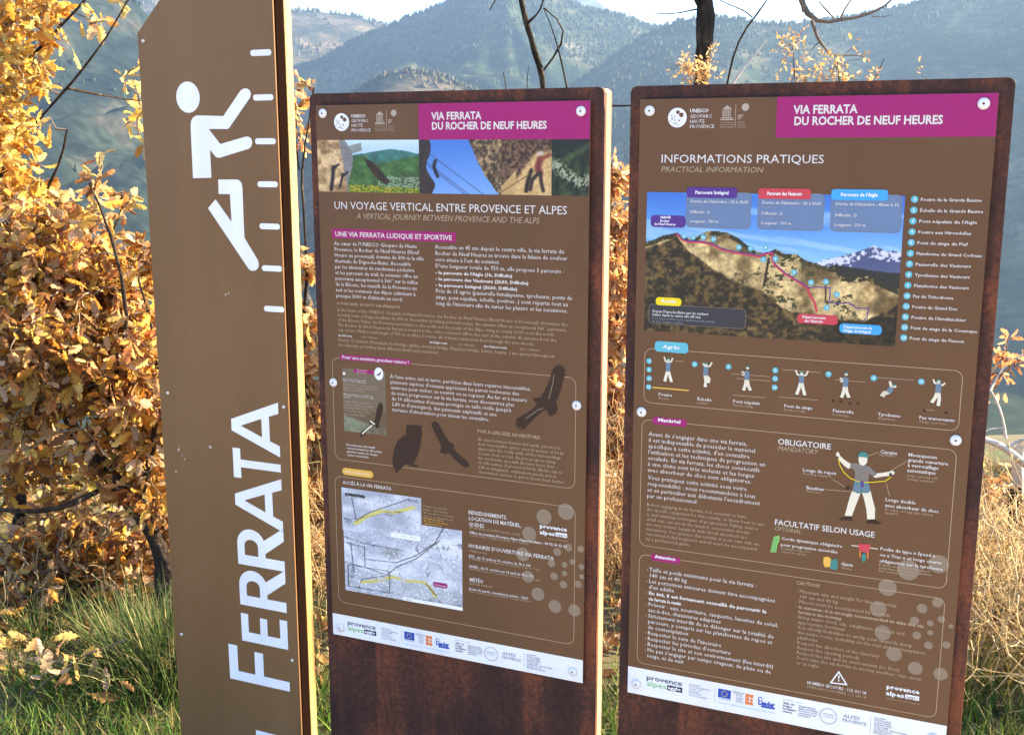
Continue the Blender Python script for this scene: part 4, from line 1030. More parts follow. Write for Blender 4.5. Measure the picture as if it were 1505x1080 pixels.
P.text('label_lettering', [(q[0][0] + 18, q[0][1] + 5.6, 'ARRIVÉE', 20, 4), (q[0][0] + 18, q[0][1] + 12, 'Rocher', 18, 4.2), (q[0][0] + 7, q[0][1] + 18, 'de Neuf Heures', 40, 4.2)], m_white, layer=5, bold=.03)
q = [(26.4, 373.2), (208.0, 413.2)]
P.rect('info_card', (q[0][0], q[0][1]), (q[1][0], q[1][1] - 4), 6, m_dark, layer=2)
P.strokes('outline', [round_rect(q[0][0], q[0][1], q[1][0], q[1][1] - 4, 6)], .7, m_bubble, layer=3, closed=True)
P.text('card_lettering', [(q[0][0] + 7, q[0][1] + 15, 'Depuis Digne-les-Bains par les sentiers', 106, 4.8), (q[0][0] + 7, q[0][1] + 21.5, 'balisés depuis le centre ville (45 mn)', 92, 4.6)], m_textw, layer=4, bold=.012)
P.text('card_lettering', [(q[0][0] + 7, q[0][1] + 28, 'From Digne-les-Bains by the waymarked paths starting', 118, 3.8), (q[0][0] + 7, q[0][1] + 34, 'in the town centre', 60, 3.8)], m_grey, layer=4)
q = [(39.5, 359.3), (88.3, 374.3)]
P.rect('label_pill', q[0], q[1], 6, m_yellow2, layer=5)
P.text('label_lettering', [(q[0][0] + 10, q[1][1] - 5.6, 'Accès', hx(q[0], q[1]) - 20, 6)], m_white, layer=6, bold=.02)
q = [(299.4, 375.3), (369.6, 392.2)]
P.rect('label_pill', q[0], q[1], 7, m_red, layer=4)
P.text('label_lettering', [(q[0][0] + 9, q[0][1] + 7.6, 'Départ parcours', 40, 4.8), (q[0][0] + 13, q[0][1] + 14.4, 'des Vautours', 32, 4.8)], m_white, layer=5, bold=.025)
q = [(373.0, 388.1), (443.9, 405.3)]
P.rect('label_pill', q[0], q[1], 7, m_blue, layer=4)
P.text('label_lettering', [(q[0][0] + 7, q[0][1] + 8, 'Départ parcours de', 48, 4.8), (q[0][0] + 7, q[0][1] + 15, "l'Aigle et Intégral", 46, 4.8)], m_white, layer=5, bold=.025)
names = [('Poutre de la Grande Baume', 1440), ('Échelle de la Grande Baume', 1438), ("Pont népalais de l'Aigle", 1390), ('Poutre aux Hirondelles', 1385), ('Pont de singe du Piaf', 1365), ('Plateforme du Grand Corbeau', 1442), ('Passerelle des Vautours', 1385), ('Tyrolienne des Vautours', 1380), ('Plateforme des Vautours', 1385), ('Pas du Tichodrome', 1330), ('Poutre du Grand Duc', 1348), ("Poutre de l'Amélanchier", 1362), ('Pont de singe de la Couenque', 1396), ('Pont de singe du Faucon', 1362)]
l0, l1 = (482.8, 171.6), (480.7, 407.1)
for k, (s, xe) in enumerate(names):
    u, v = l0[0] + (l1[0] - l0[0]) * k / 13, l0[1] + (l1[1] - l0[1]) * k / 13
    disc_n(P, (u, v), k + 1, r=5.8, layer=1)
items = []
for k, (s, xe) in enumerate(names):
    u, v = l0[0] + (l1[0] - l0[0]) * k / 13, l0[1] + (l1[1] - l0[1]) * k / 13
    items.append((u + 9.5, v + 2.6, s, len(s) * 3.78, 5.2))
P.text('list_lettering', items, m_textw, bold=.012)

# features strip
bx0, bv0 = (20.3, 511.4)[0], (263.1, 457.8)[1]
bx1, bv1 = (579.1, 498.7)[0], (301.0, 562.5)[1]
P.frame((bx0, bv0), (bx1, bv1), 14)
q = [(39.4, 442.3), (103.6, 462.5)]
P.rect('label_pill', q[0], q[1], 7, m_cyan, layer=2)
P.text('label_lettering', [(q[0][0] + 16, q[1][1] - 7, 'Agrès', hx(q[0], q[1]) - 32, 7)], m_white, layer=3, bold=.02)
def figure(c, scale, pose, extra=None):
    """printed climber: c = hips centre; pose gives joint offsets in units of body height"""
    def J(p): return (c[0] + p[0] * scale, c[1] + p[1] * scale)
    H, SH, EL, HL, ER, HR, KL, FL, KR, FR = [J(p) for p in pose]
    hip = c
    w = scale
    P.strokes('figure_legs', [[(hip[0] - .03 * w, hip[1]), KL, FL], [(hip[0] + .03 * w, hip[1] + .01), KR, FR]], .12 * w, m_skin, layer=2)
    P.strokes('figure_arms', [[SH, EL, HL], [SH, ER, HR]], .06 * w, m_skin, layer=2.5)
    P.strokes('figure_shirt', [[SH, hip]], .20 * w, m_shirt, layer=3)
    P.shape('figure_head', [P.disc(H[0], H[1], .065 * w, 14)], m_skin, layer=3)
    P.shape('figure_helmet', [[(H[0] + .075 * w * math.cos(R(a)), H[1] - .01 * w + .075 * w * math.sin(R(a))) for a in range(180, 361, 20)]], m_teal, layer=4)
    P.shape('figure_shoes', [[(f[0] - .07 * w, f[1]), (f[0] + .05 * w, f[1]), (f[0] + .05 * w, f[1] + .035 * w), (f[0] - .07 * w, f[1] + .035 * w)] for f in (FL, FR)], m_bird, layer=3)
UP = [(0, -.48), (0, -.36), (-.13, -.42), (-.18, -.60), (.13, -.42), (.17, -.58), (-.08, .2), (-.13, .44), (.08, .2), (.16, .44)]
LAD = [(0, -.46), (0, -.36), (-.10, -.44), (-.12, -.50), (.16, -.40), (.24, -.56), (.02, .22), (-.01, .48), (.14, .12), (.12, .30)]
WLK = [(.01, -.50), (0, -.36), (-.10, -.28), (-.22, -.32), (-.1, -.2), (-.2, -.2), (-.05, .2), (-.12, .44), (.06, .2), (.16, .42)]
MON = [(0, -.40), (0, -.30), (-.16, -.32), (-.24, -.50), (.16, -.32), (.24, -.50), (-.08, .22), (-.16, .48), (.08, .22), (.16, .48)]
ZIP = [(.22, -.26), (.12, -.18), (.06, -.28), (.02, -.44), (.10, -.30), (.06, -.42), (-.14, .02), (-.24, .18), (-.12, .06), (-.20, .20)]
TRV = [(0, -.44), (0, -.34), (-.14, -.36), (-.20, -.50), (.14, -.30), (.22, -.40), (-.08, .18), (-.20, .40), (.06, .22), (.04, .50)]
FS = 46
for c, ps in (((66.5, 498.8), UP), ((138.2, 501.1), LAD), ((214.8, 503.2), WLK), ((312.4, 500.7), MON), ((388.8, 501.1), WLK), ((461.2, 504.9), ZIP), ((542.2, 498.7), TRV)):
    figure(c, FS, ps)
P.strokes('beam_line', [[(36.8, 532.1), ((107.4, 526.1)[0], (36.8, 532.1)[1])]], 2.4, m_yellow, layer=1.5)
P.strokes('rope_line', [[a, (b[0], a[1])] for a, b in (((435.7, 480.1), (502.0, 474.8)),)], 1.8, m_bubble, layer=1.5)
P.strokes('rope_line', [[a, (b[0], a[1])] for a, b in (((186.7, 493.7), (256.2, 488.2)), ((195.6, 501.7), (256.5, 496.7)), ((276.5, 478.9), (345.4, 473.5)), ((370.3, 490.0), (421.3, 485.9)), ((79.3, 477.9), (97.0, 476.6)), ((190.4, 533.5), (249.6, 528.4)), ((274.7, 529.6), (344.0, 523.5)), ((523.8, 530.2), (538.7, 528.8)))], .8, m_line, layer=1.5)
P.shape('rung_print', [[(u, v), (u + 5, v + 1), (u + 4, v + 5), (u - 1, v + 4)] for u, v in [(367.4, 525.7), (380.2, 526.2), (396.2, 527.3), (410.0, 526.9), (520.7, 529.3), (555.5, 530.1)]], m_bird, layer=1.5)
for n, p in ((1, (29.1, 481.7)), (4, (29.5, 498.2)), (11, (30.0, 515.1)), (12, (29.5, 531.8)), (2, (117.0, 481.2)), (3, (180.3, 481.2)), (5, (265.4, 481.1)), (13, (265.7, 496.4)), (14, (265.6, 512.8)), (7, (359.0, 480.9)), (8, (435.8, 481.4)), (10, (514.1, 481.5))):
    disc_n(P, p, n, r=5.4)
tt = []; tt2 = []
for s, e, a, b in (('Poutre', 'Beam', (48.9, 546.8), (75.5, 544.5)), ('Échelle', 'Ladder', (123.6, 549.1), (150.7, 546.7)), ('Pont népalais', 'Nepalese bridge', (191.0, 547.5), (240.1, 543.1)), ('Pont de singe', 'Monkey bridge', (283.8, 547.7), (334.1, 543.1)), ('Passerelle', 'Footbridge', (369.5, 548.4), (405.9, 544.9)), ('Tyrolienne', 'Zipline', (446.4, 547.8), (484.1, 544.3)), ('Pas traversants', 'Step across', (514.7, 547.1), (571.9, 541.6))):
    tt.append((a[0], a[1], s, b[0] - a[0], 5.4)); tt2.append((a[0], a[1] + 6.6, e, (b[0] - a[0]) * .78, 4.2))
P.text('caption', tt, m_textw, bold=.014); P.text('caption', tt2, m_textd)

# equipment box
bx0, bv0 = (18.0, 667.2)[0], (159.8, 596.4)[1]
bx1, bv1 = (579.3, 657.1)[0], (139.5, 849.0)[1]
P.frame((bx0, bv0), (bx1, bv1), 14)
q = [(39.0, 588.7), (105.1, 603.0)]
P.rect('label_pill', q[0], q[1], 5, m_magenta, layer=2)
P.text('label_lettering', [(q[0][0] + 10, q[1][1] - 6, 'Matériel', hx(q[0], q[1]) - 22, 6.4)], m_white, layer=3, bold=.025)
q0, q1, qw = (31.6, 627.1), (31.2, 698.4), (254.8, 658.5)
P.block('paragraph', q0, q1, hx(q0, qw), ["Avant de s'engager dans une via ferrata,", 'il est indispensable de posséder le matériel', "spécifique à cette activité, d'en connaître", "l'utilisation et les techniques de progression en", 'escalade. En via ferrata, les chocs consécutifs', 'à une chute sont très violents et les longes', 'avec absorbeur de choc sont obligatoires.'], m_textw)
q0, q1, qw = (32.2, 713.6), (31.0, 750.4), (249.8, 735.1)
P.block('paragraph', q0, q1, hx(q0, qw), ['Vous pratiquez cette activité sous votre', 'responsabilité : nous recommandons à tous', "et en particulier aux débutants l'encadrement", 'par un professionnel.'], m_textw)
q0, q1, qw = (31.4, 767.0), (31.2, 837.0), (257.8, 778.4)
P.block('paragraph', q0, q1, hx(q0, qw), ['Before engaging in via ferrata, it is essential to have', 'the specific equipment for this activity, to know how to use', 'it, and climbing techniques of progression. Falling, even a', 'small one, can shock the lanyard; consecutive shocks', 'are very violent. Lanyards with shock absorbers are', 'mandatory. You practise this activity at your own risk; we', 'recommend that beginners and all users be accompanied', 'by a professional guide.'], m_textd)
q0, q1 = (275.8, 619.5), (370.2, 616.0)
P.text('subheading', [(q0[0], (q0[1] + q1[1]) / 2, 'OBLIGATOIRE', hx(q0, q1), 10.4)], m_textw, bold=.012, res=2)
q0, q1 = (276.3, 630.7), (347.2, 628.1)
P.text('subheading', [(q0[0], (q0[1] + q1[1]) / 2, 'MANDATORY', hx(q0, q1), 8.8)], m_textd, italic=True, res=2)
q0, q1 = (276.6, 772.0), (454.5, 771.4)
P.text('subheading', [(q0[0], (q0[1] + q1[1]) / 2, 'FACULTATIF SELON USAGE', hx(q0, q1), 10.4)], m_textw, bold=.012, res=2)
q0, q1 = (277.1, 783.2), (325.2, 782.3)
P.text('subheading', [(q0[0], (q0[1] + q1[1]) / 2, 'OPTIONAL', hx(q0, q1), 8)], m_textd, italic=True, res=2)
# harness figure
P.shape('figure_legs', [[(412.2, 688.6), (426.7, 689.7), (424.5, 697.0), (413.2, 737.0), (401.0, 738.0), (404.7, 718.1), (408.8, 697.6)], [(427.8, 690.1), (442.5, 684.9), (446.9, 701.3), (452.3, 717.6), (453.0, 737.3), (440.1, 739.6), (437.7, 722.3), (432.7, 703.1)]], m_skin, layer=2)
P.shape('figure_shoes', [[(392.9, 744.0), (401.9, 738.5), (413.7, 737.5), (414.7, 745.4), (403.6, 746.3), (391.7, 746.7)], [(440.1, 739.6), (453.0, 737.9), (464.2, 742.9), (463.8, 745.0), (440.5, 747.6), (439.3, 743.5)]], m_bird, layer=3)
P.shape('figure_arms', [[(379.7, 624.5), (381.6, 620.9), (384.6, 621.8), (386.4, 627.2), (394.7, 634.1), (405.5, 640.0), (406.5, 646.9), (402.2, 649.7), (394.8, 644.9), (384.8, 635.3), (379.9, 628.7)], [(445.7, 659.2), (448.4, 653.3), (460.6, 650.5), (473.1, 646.5), (475.5, 644.0), (480.7, 646.2), (480.5, 650.6), (473.6, 654.5), (461.0, 657.4), (448.9, 661.1)]], m_skin, layer=2)
P.shape('figure_shirt', [[(405.5, 639.1), (421.0, 637.4), (431.7, 641.2), (438.1, 641.0), (451.8, 654.3), (446.1, 658.6), (438.1, 654.5), (438.0, 669.9), (414.2, 672.0), (414.2, 654.5), (410.2, 648.2), (404.8, 649.9)]], m_greyshirt, layer=3)
P.shape('figure_head', [ell((426.4, 630.6), 7.6, 10.4, 18)], m_skin, layer=4)
P.shape('figure_helmet', [[((426.6, 625.5)[0] + 9 * math.cos(R(a)), (426.6, 625.5)[1] + 10 * math.sin(R(a))) for a in range(180, 361, 15)]], m_teal, layer=5)
P.shape('figure_shorts', [[(414.2, 672.0), (438.1, 670.8), (442.5, 684.9), (437.2, 691.2), (427.8, 691.0), (421.7, 693.7), (412.3, 689.2)]], m_shirt, layer=3)
P.strokes('harness_print', [[(414.1, 688.4), (421.6, 691.7), (428.0, 689.5), (437.1, 689.8), (442.5, 684.9)], [(426.7, 690.2), (427.6, 669.8)], [(413.3, 675.7), (439.3, 673.5)]], 1.8, m_teal, layer=4)
P.shape('harness_print', [[(425.0, 670.1), (430.2, 669.5), (430.3, 680.7), (426.2, 680.7)]], m_purple, layer=5)
P.strokes('rope_print', [[(384.0, 631.1), (386.8, 643.5), (394.7, 656.7), (407.0, 666.6), (423.0, 671.7)], [(427.0, 672.1), (446.3, 669.2), (466.6, 664.6), (475.7, 655.7)]], 1.5, m_yellow2, layer=5)
P.shape('harness_print', [[(381.2, 628.6), (384.4, 629.1), (384.1, 632.0), (380.9, 631.2)], [(472.3, 649.1), (476.3, 648.6), (476.7, 654.1), (472.6, 654.6)], [(398.9, 686.0), (403.9, 681.1), (408.1, 684.9), (403.1, 689.2)]], m_bird, layer=6)
P.strokes('outline', [[(435.2, 621.8), (451.9, 613.3)], [(477.4, 642.1), (499.1, 625.2)], [(374.5, 671.0), (398.0, 683.3)], [(364.8, 692.8), (416.3, 691.0)], [(468.3, 668.3), (475.5, 692.0)]], .9, m_line, layer=6)
P.text('caption', [(*(454.6, 615.2), 'Casque', hx((454.6, 615.2), (483.2, 612.1)), 6.2), (*(322.9, 663.7), 'Longe de repos', hx((322.9, 663.7), (381.7, 656.8)), 6.2), (*(330.8, 696.4), 'Baudrier', hx((330.8, 696.4), (362.9, 692.4)), 6.2)], m_textw, bold=.014)
P.text('caption', [((453.1, 619.8)[0], (454.9, 620.2)[1], 'Helmet', 27, 4.4), ((323.2, 669.7)[0], (323.2, 669.7)[1], 'Resting lanyard', 50, 4.4), ((331.0, 701.5)[0], (331.0, 702.1)[1], 'Harness', 26, 4.4)], m_textd)
P.block('caption', (501.5, 615.6), (501.4, 643.8), hx((502.1, 624.9), (568.2, 617.5)), ['Mousqueton', 'grande ouverture', 'à verrouillage', 'automatique'], m_textw, cap=6.2, bold=.014)
P.block('caption', (501.9, 652.0), (501.8, 658.7), hx((502.1, 624.9), (552.8, 619.2)), ['Large opening self-', 'locking carabiner'], m_textd, cap=4.2)
P.block('caption', (468.3, 701.4), (468.5, 712.1), hx((468.5, 704.2), (557.9, 692.7)), ['Longe double', 'avec absorbeur de choc'], m_textw, cap=6.2, bold=.014)
P.block('caption', (468.9, 718.8), (468.8, 725.0), hx((468.5, 704.2), (548.1, 694.0)), ['Double energy absorbing', 'lanyard'], m_textd, cap=4.4)
P.shape('rope_print', [[(276.8, 795.1), (287.0, 791.6), (287.4, 801.0), (283.9, 810.4), (282.4, 825.5), (271.8, 826.4), (273.5, 814.9), (275.3, 804.2)]], m_greenp, layer=2)
P.strokes('rope_print', [[(279.7, 796.1), (276.7, 811.4), (275.6, 825.0)], [(283.2, 795.0), (280.6, 810.9), (279.6, 825.3)]], .9, m_teal, layer=3)
P.block('caption', (290.7, 799.0), (290.1, 811.0), hx((290.7, 799.0), (399.9, 783.4)), ['Corde dynamique obligatoire', 'pour progression encordée'], m_textw, cap=5.8, bold=.014)
P.block('caption', (291.5, 817.6), (291.2, 823.6), hx((290.7, 799.0), (343.7, 791.5)), ['Dynamic rope for', 'roped progress'], m_textd, cap=4.4)
P.shape('glove_print', [[(368.1, 822.2), (375.5, 819.3), (381.6, 822.5), (380.9, 838.7), (371.3, 840.5), (368.2, 833.3)]], m_yellow, layer=2)
P.shape('glove_print', [[(381.8, 825.4), (391.8, 821.0), (394.5, 830.8), (393.0, 842.8), (381.6, 842.4), (380.7, 834.4)]], m_teal, layer=3)
P.text('caption', [(*(399.6, 832.1), 'Gants', hx((399.6, 832.1), (420.5, 828.9)), 6)], m_textw, bold=.014)
P.text('caption', [(*(400.0, 839.0), 'Gloves', hx((399.6, 832.1), (418.9, 829.1)), 4.6)], m_textd)
P.strokes('pulley_print', [[(415.2, 791.9), (461.5, 792.1)]], 1.6, m_skin, layer=2)
P.shape('pulley_print', [[(427.1, 786.8), (448.5, 785.4), (447.7, 796.7), (445.0, 801.4), (431.1, 801.2), (428.0, 793.8)]], m_red, layer=3)
P.strokes('pulley_print', [[(431.1, 800.6), (432.2, 812.0)], [(444.8, 800.9), (444.9, 812.4)]], 2.4, m_orange, layer=3)
P.shape('pulley_print', [[(435.0, 804.4), (441.8, 804.2), (442.0, 816.3), (438.6, 821.2), (435.1, 815.9)]], m_teal, layer=4)
P.block('caption', (465.5, 793.5), (465.0, 816.3), hx((465.5, 793.5), (572.6, 777.8)), ['Poulie de type « Speed »', 'ou « Trac » et longe courte', 'obligatoires sur la tyrolienne'], m_textw, cap=5.8, bold=.014)
P.block('caption', (464.9, 823.0), (465.1, 834.5), hx((465.5, 793.5), (554.0, 780.6)), ['Pulley and short lanyard', 'mandatory on the zipline', 'for every climber'], m_textd, cap=4.4)

# caution box
bx0, bv0 = (18.9, 954.6)[0], (277.2, 867.8)[1]
bx1, bv1 = (579.5, 957.2)[0], (192.6, 1096.1)[1]
P.frame((bx0, bv0), (bx1, bv1), 14)
q = [(42.2, 863.4), (101.7, 876.7)]
P.rect('label_pill', q[0], q[1], 5, m_magenta, layer=2)
P.text('label_lettering', [(q[0][0] + 8, q[1][1] - 6, 'Attention', hx(q[0], q[1]) - 18, 6.4)], m_white, layer=3, bold=.025)
L1 = ['Taille et poids minimums pour la via ferrata :', '140 cm et 40 kg', 'Les personnes mineures doivent être accompagnées', "d'un adulte", '', '', 'Prévoir : eau, nourriture, casquette, lunettes de soleil,', 'sac-à-dos, chaussures adaptées', 'Strictement interdit de se délonger sur la totalité du', 'parcours, y compris sur les plateformes de repos et', 'de contemplation', "Respecter le sens de l'itinéraire", "Respecter les périodes d'ouverture", 'Respecter le site et son environnement (feu interdit)', "Ne pas s'engager par temps orageux, de pluie ou de", 'neige, ni de nuit']
q0, q1, qw = (39.1, 899.9), (39.5, 1080.6), (292.5, 968.7)
q0 = (q0[0], q0[1]); 
P.block('paragraph', q0, q1, hx(q0, qw), L1, m_textw, bold=.004)
dv = (q1[1] - q0[1]) / 15
P.text('paragraph', [(q0[0] + .5, q0[1] + dv * 4, 'En été, il est fortement conseillé de parcourir la', hx((39.6, 947.0), (269.9, 942.8)), 6.6), (q0[0] + .5, q0[1] + dv * 5, 'via ferrata le matin', 66, 6.6)], m_textw, bold=.035)
P.text('bullet', [(q0[0] - 5, q0[1] + dv * k, '•', 2.2, None) for k in (0, 2, 4, 6, 8, 11, 12, 13, 14)], m_textw)
q0, q1 = (321.6, 881.4), (363.4, 881.5)
P.text('subheading', [(q0[0], (q0[1] + q1[1]) / 2, 'CAUTION', hx(q0, q1), 6.6)], m_textd, bold=.012)
L2 = ['Minimum size and weight for the via ferrata:', '140 cm and 40 kg', 'Minors must be accompanied by an adult', '', '', 'Bring water, food, cap, sunglasses, rucksack and', 'appropriate footwear', 'It is strictly forbidden to unclip your lanyards along', 'the entire route, including on the rest and contemplation', 'platforms', 'Respect the direction of the itinerary', 'Respect the opening periods', 'Respect the site and its environment (no fires)', "Don't take the via ferrata in stormy weather, rain, snow", 'or at night']
q0, q1, qw = (328.1, 897.2), (329.3, 1039.3), (553.2, 980.3)
P.block('paragraph', q0, q1, hx(q0, qw), L2, m_textd)
dv = (q1[1] - q0[1]) / 14
P.text('paragraph', [(q0[0], q0[1] + dv * 3, 'In summer, it is strongly recommended to take the via', hx((328.5, 928.4), (548.3, 926.6)), 5.6), (q0[0], q0[1] + dv * 4, 'ferrata in the morning', 78, 5.6)], m_textd, bold=.03)
P.text('bullet', [(q0[0] - 5, q0[1] + dv * k, '•', 2, None) for k in (0, 2, 3, 5, 7, 10, 11, 12, 13)], m_textd)
P.strokes('warning_triangle', [[(407.2, 1040.1), (422.4, 1062.4), (394.0, 1064.3)]], 2.4, m_white, layer=2, closed=True)
tri = (407.9, 1052.0)
P.shape('warning_triangle', [[(tri[0] - 1.3, tri[1] - 5), (tri[0] + 1.3, tri[1] - 5), (tri[0] + .8, tri[1] + 3), (tri[0] - .8, tri[1] + 3)], P.disc(tri[0], tri[1] + 5.6, 1.4, 8)], m_white, layer=2)
q0, q1 = (351.0, 1076.8), (457.9, 1073.5)
P.text('caption', [(q0[0], (q0[1] + q1[1]) / 2, 'NUMÉRO SECOURS : 112 OU 18', hx(q0, q1), 6)], m_textw, bold=.014)
P.text('caption', [(q0[0], (q0[1] + q1[1]) / 2 + 8, 'EMERGENCY NUMBER: 112 OR 18', hx(q0, q1), 5)], m_textd)
agglo_white(P, (492.2, 1044.0), hx((492.7, 1050.8), (549.9, 1039.2)), 0)
for p, r in (((482.3, 862.3), 60), ((468.6, 905.5), 56), ((479.5, 949.5), 54), ((501.0, 987.1), 52), ((538.9, 1007.5), 48), ((581.9, 1009.8), 46), ((542.8, 892.0), 34), ((567.3, 876.8), 34), ((531.6, 917.4), 30), ((558.3, 917.3), 22), ((576.0, 906.7), 24), ((537.4, 944.3), 28), ((559.5, 935.2), 20), ((558.0, 959.6), 28), ((587.7, 953.2), 26), ((592.5, 917.2), 16), ((515.1, 823.9), 72), ((564.5, 804.9), 64)):
    mmx = ((514.2, 938.7)[0] - (487.4, 943.5)[0]) / 100
    P.shape('bubble', [P.disc(p[0], p[1], r * mmx * .98, 22)], m_bubble, layer=.5)

# ------------------------------------------------------------------ vegetation
m_leaf = attr_mat('dry_oak_leaf', rough=.55, spec=.2, transl=.52)
m_grass = attr_mat('grass_blade', rough=.6, spec=.2, transl=.35)
m_bark = noise_mat('dark_bark', [(.3, (.012, .009, .007)), (.55, (.032, .023, .017)), (.75, (.11, .085, .06))], scale=30, rough=.9, stretch=(1, 1, .25), bump=.8, bscale=70, spec=.15)
m_twig = noise_mat('twig_bark', [(.3, (.10, .075, .055)), (.7, (.26, .2, .15))], scale=20, rough=.85, spec=.15)
m_pale = noise_mat('bleached_dead_wood', [(.3, (.32, .28, .24)), (.7, (.62, .58, .52))], scale=14, rough=.8, stretch=(1, 1, 1), bump=.4, bscale=60, spec=.2)

def unit(v): return v / (np.linalg.norm(v, axis=-1, keepdims=True) + 1e-9)

class Tubes:
    def __init__(self): self.V = []; self.F = []; self.T = []; self.k = 0
    def add(self, pts, radii, sides=6, tint=(1, 1, 1)):
        P = np.asarray(pts, float); n = len(P)
        d = np.zeros_like(P); d[1:-1] = P[2:] - P[:-2]; d[0] = P[1] - P[0]; d[-1] = P[-1] - P[-2]
        d = unit(d)
        ref = np.where(np.abs(d[:, 2:3]) > .9, np.array([[1., 0, 0]]), np.array([[0., 0, 1]]))
        a = unit(np.cross(d, ref)); b = np.cross(d, a)
        for i in range(1, n):      # keep the frame from flipping
            a[i] = unit(a[i - 1] - d[i] * np.dot(a[i - 1], d[i])); b[i] = np.cross(d[i], a[i])
        t = np.arange(sides) * 2 * math.pi / sides
        r = np.asarray(radii, float)[:, None, None]
        ring = P[:, None] + r * (np.cos(t)[None, :, None] * a[:, None] + np.sin(t)[None, :, None] * b[:, None])
        self.V.append(ring.reshape(-1, 3))
        i = np.arange(n - 1)[:, None] * sides; j = np.arange(sides)[None]; j2 = (j + 1) % sides
        self.F.append(np.stack([i + j, i + j2, i + sides + j2, i + sides + j], -1).reshape(-1, 4) + self.k)
        self.T.append(np.tile(np.array(tint)[None], (n * sides, 1)))
        self.k += n * sides
    def mesh(self, name, mat, tint=False):
        return mesh_np(name, np.concatenate(self.V), np.concatenate(self.F), mat, np.concatenate(self.T) if tint else None, smooth=True)

def wiggle(pts, n, amp, seed):
    """resample a polyline with small knots and bends"""
    P = np.asarray(pts, float); s = np.concatenate([[0], np.cumsum(np.linalg.norm(P[1:] - P[:-1], axis=1))])
    t = np.linspace(0, s[-1], n)
    Q = np.stack([np.interp(t, s, P[:, k]) for k in range(3)], -1)
    # soften corners
    for _ in range(2): Q[1:-1] = .25 * Q[:-2] + .5 * Q[1:-1] + .25 * Q[2:]
    g = np.random.default_rng(seed)
    w = g.normal(0, amp, (n, 3)); w[1:-1] = (w[:-2] + w[1:-1] + w[2:]) / 2
    w[0] = 0
    return Q + w

def rad_taper(n, r0, r1, seed=0, knob=.12):
    g = np.random.default_rng(seed)
    return (r0 + (r1 - r0) * np.linspace(0, 1, n) ** .8) * (1 + g.normal(0, knob, n).clip(-.25, .25))

# oak leaf: lobed outline, folded and curled
_lob = [(0, .012), (.10, .05), (.17, .14), (.24, .155), (.29, .10), (.36, .20), (.44, .235), (.50, .15), (.57, .23), (.66, .25), (.72, .16), (.79, .19), (.88, .165), (.96, .09), (1.0, .01)]
def leaf_template(seed):
    g = np.random.default_rng(seed)
    cx = g.uniform(-.9, 1.1); fold = g.uniform(.15, .9); side = g.uniform(-.35, .35)
    rows = []
    for x, w in _lob:
        w *= g.uniform(.85, 1.15)
        zc = cx * (x - .35) ** 2 * .7; yc = side * x * x * .5
        rows.append([(x, yc, zc), (x + w * .05, yc + w * math.cos(fold), zc + w * math.sin(fold) + g.normal(0, .015)), (x + w * .05, yc - w * math.cos(fold), zc + w * math.sin(fold) * g.uniform(.3, 1.2) + g.normal(0, .015))])
    stalk = [(-.16, 0, .01)]
    V = [p for r in rows for p in r] + [(-.16, .006, .01), (-.16, -.006, .01)]
    F4 = []
    for i in range(len(rows) - 1):
        a = i * 3; b = a + 3
        F4 += [(a, b, b + 1, a + 1), (a, a + 2, b + 2, b)]
    k = len(rows) * 3
    F4.append((0, 1, k, k + 1)); 
    return np.array(V), np.array(F4)
LEAF = [leaf_template(s) for s in range(6)]

PAL_GOLD = [(.80, .52, .14), (.74, .42, .11), (.66, .30, .07), (.84, .62, .25), (.56, .22, .05), (.60, .40, .26), (.30, .13, .05), (.90, .72, .30)]
PAL_BROWN = [(.50, .27, .12), (.60, .40, .25), (.40, .19, .08), (.66, .42, .16), (.26, .12, .05), (.62, .46, .36), (.20, .09, .045), (.80, .56, .18)]
PAL_RUST = [(.66, .32, .16), (.72, .42, .22), (.54, .22, .10), (.70, .50, .34), (.42, .18, .09), (.78, .52, .22)]

def frames(D, g, n):
    """orthonormal frames with x along D and a random roll"""
    X = unit(D); r = unit(g.normal(0, 1, (n, 3)))
    Y = unit(np.cross(r, X)); Z = np.cross(X, Y)
    return np.stack([X, Y, Z], -1)          # columns

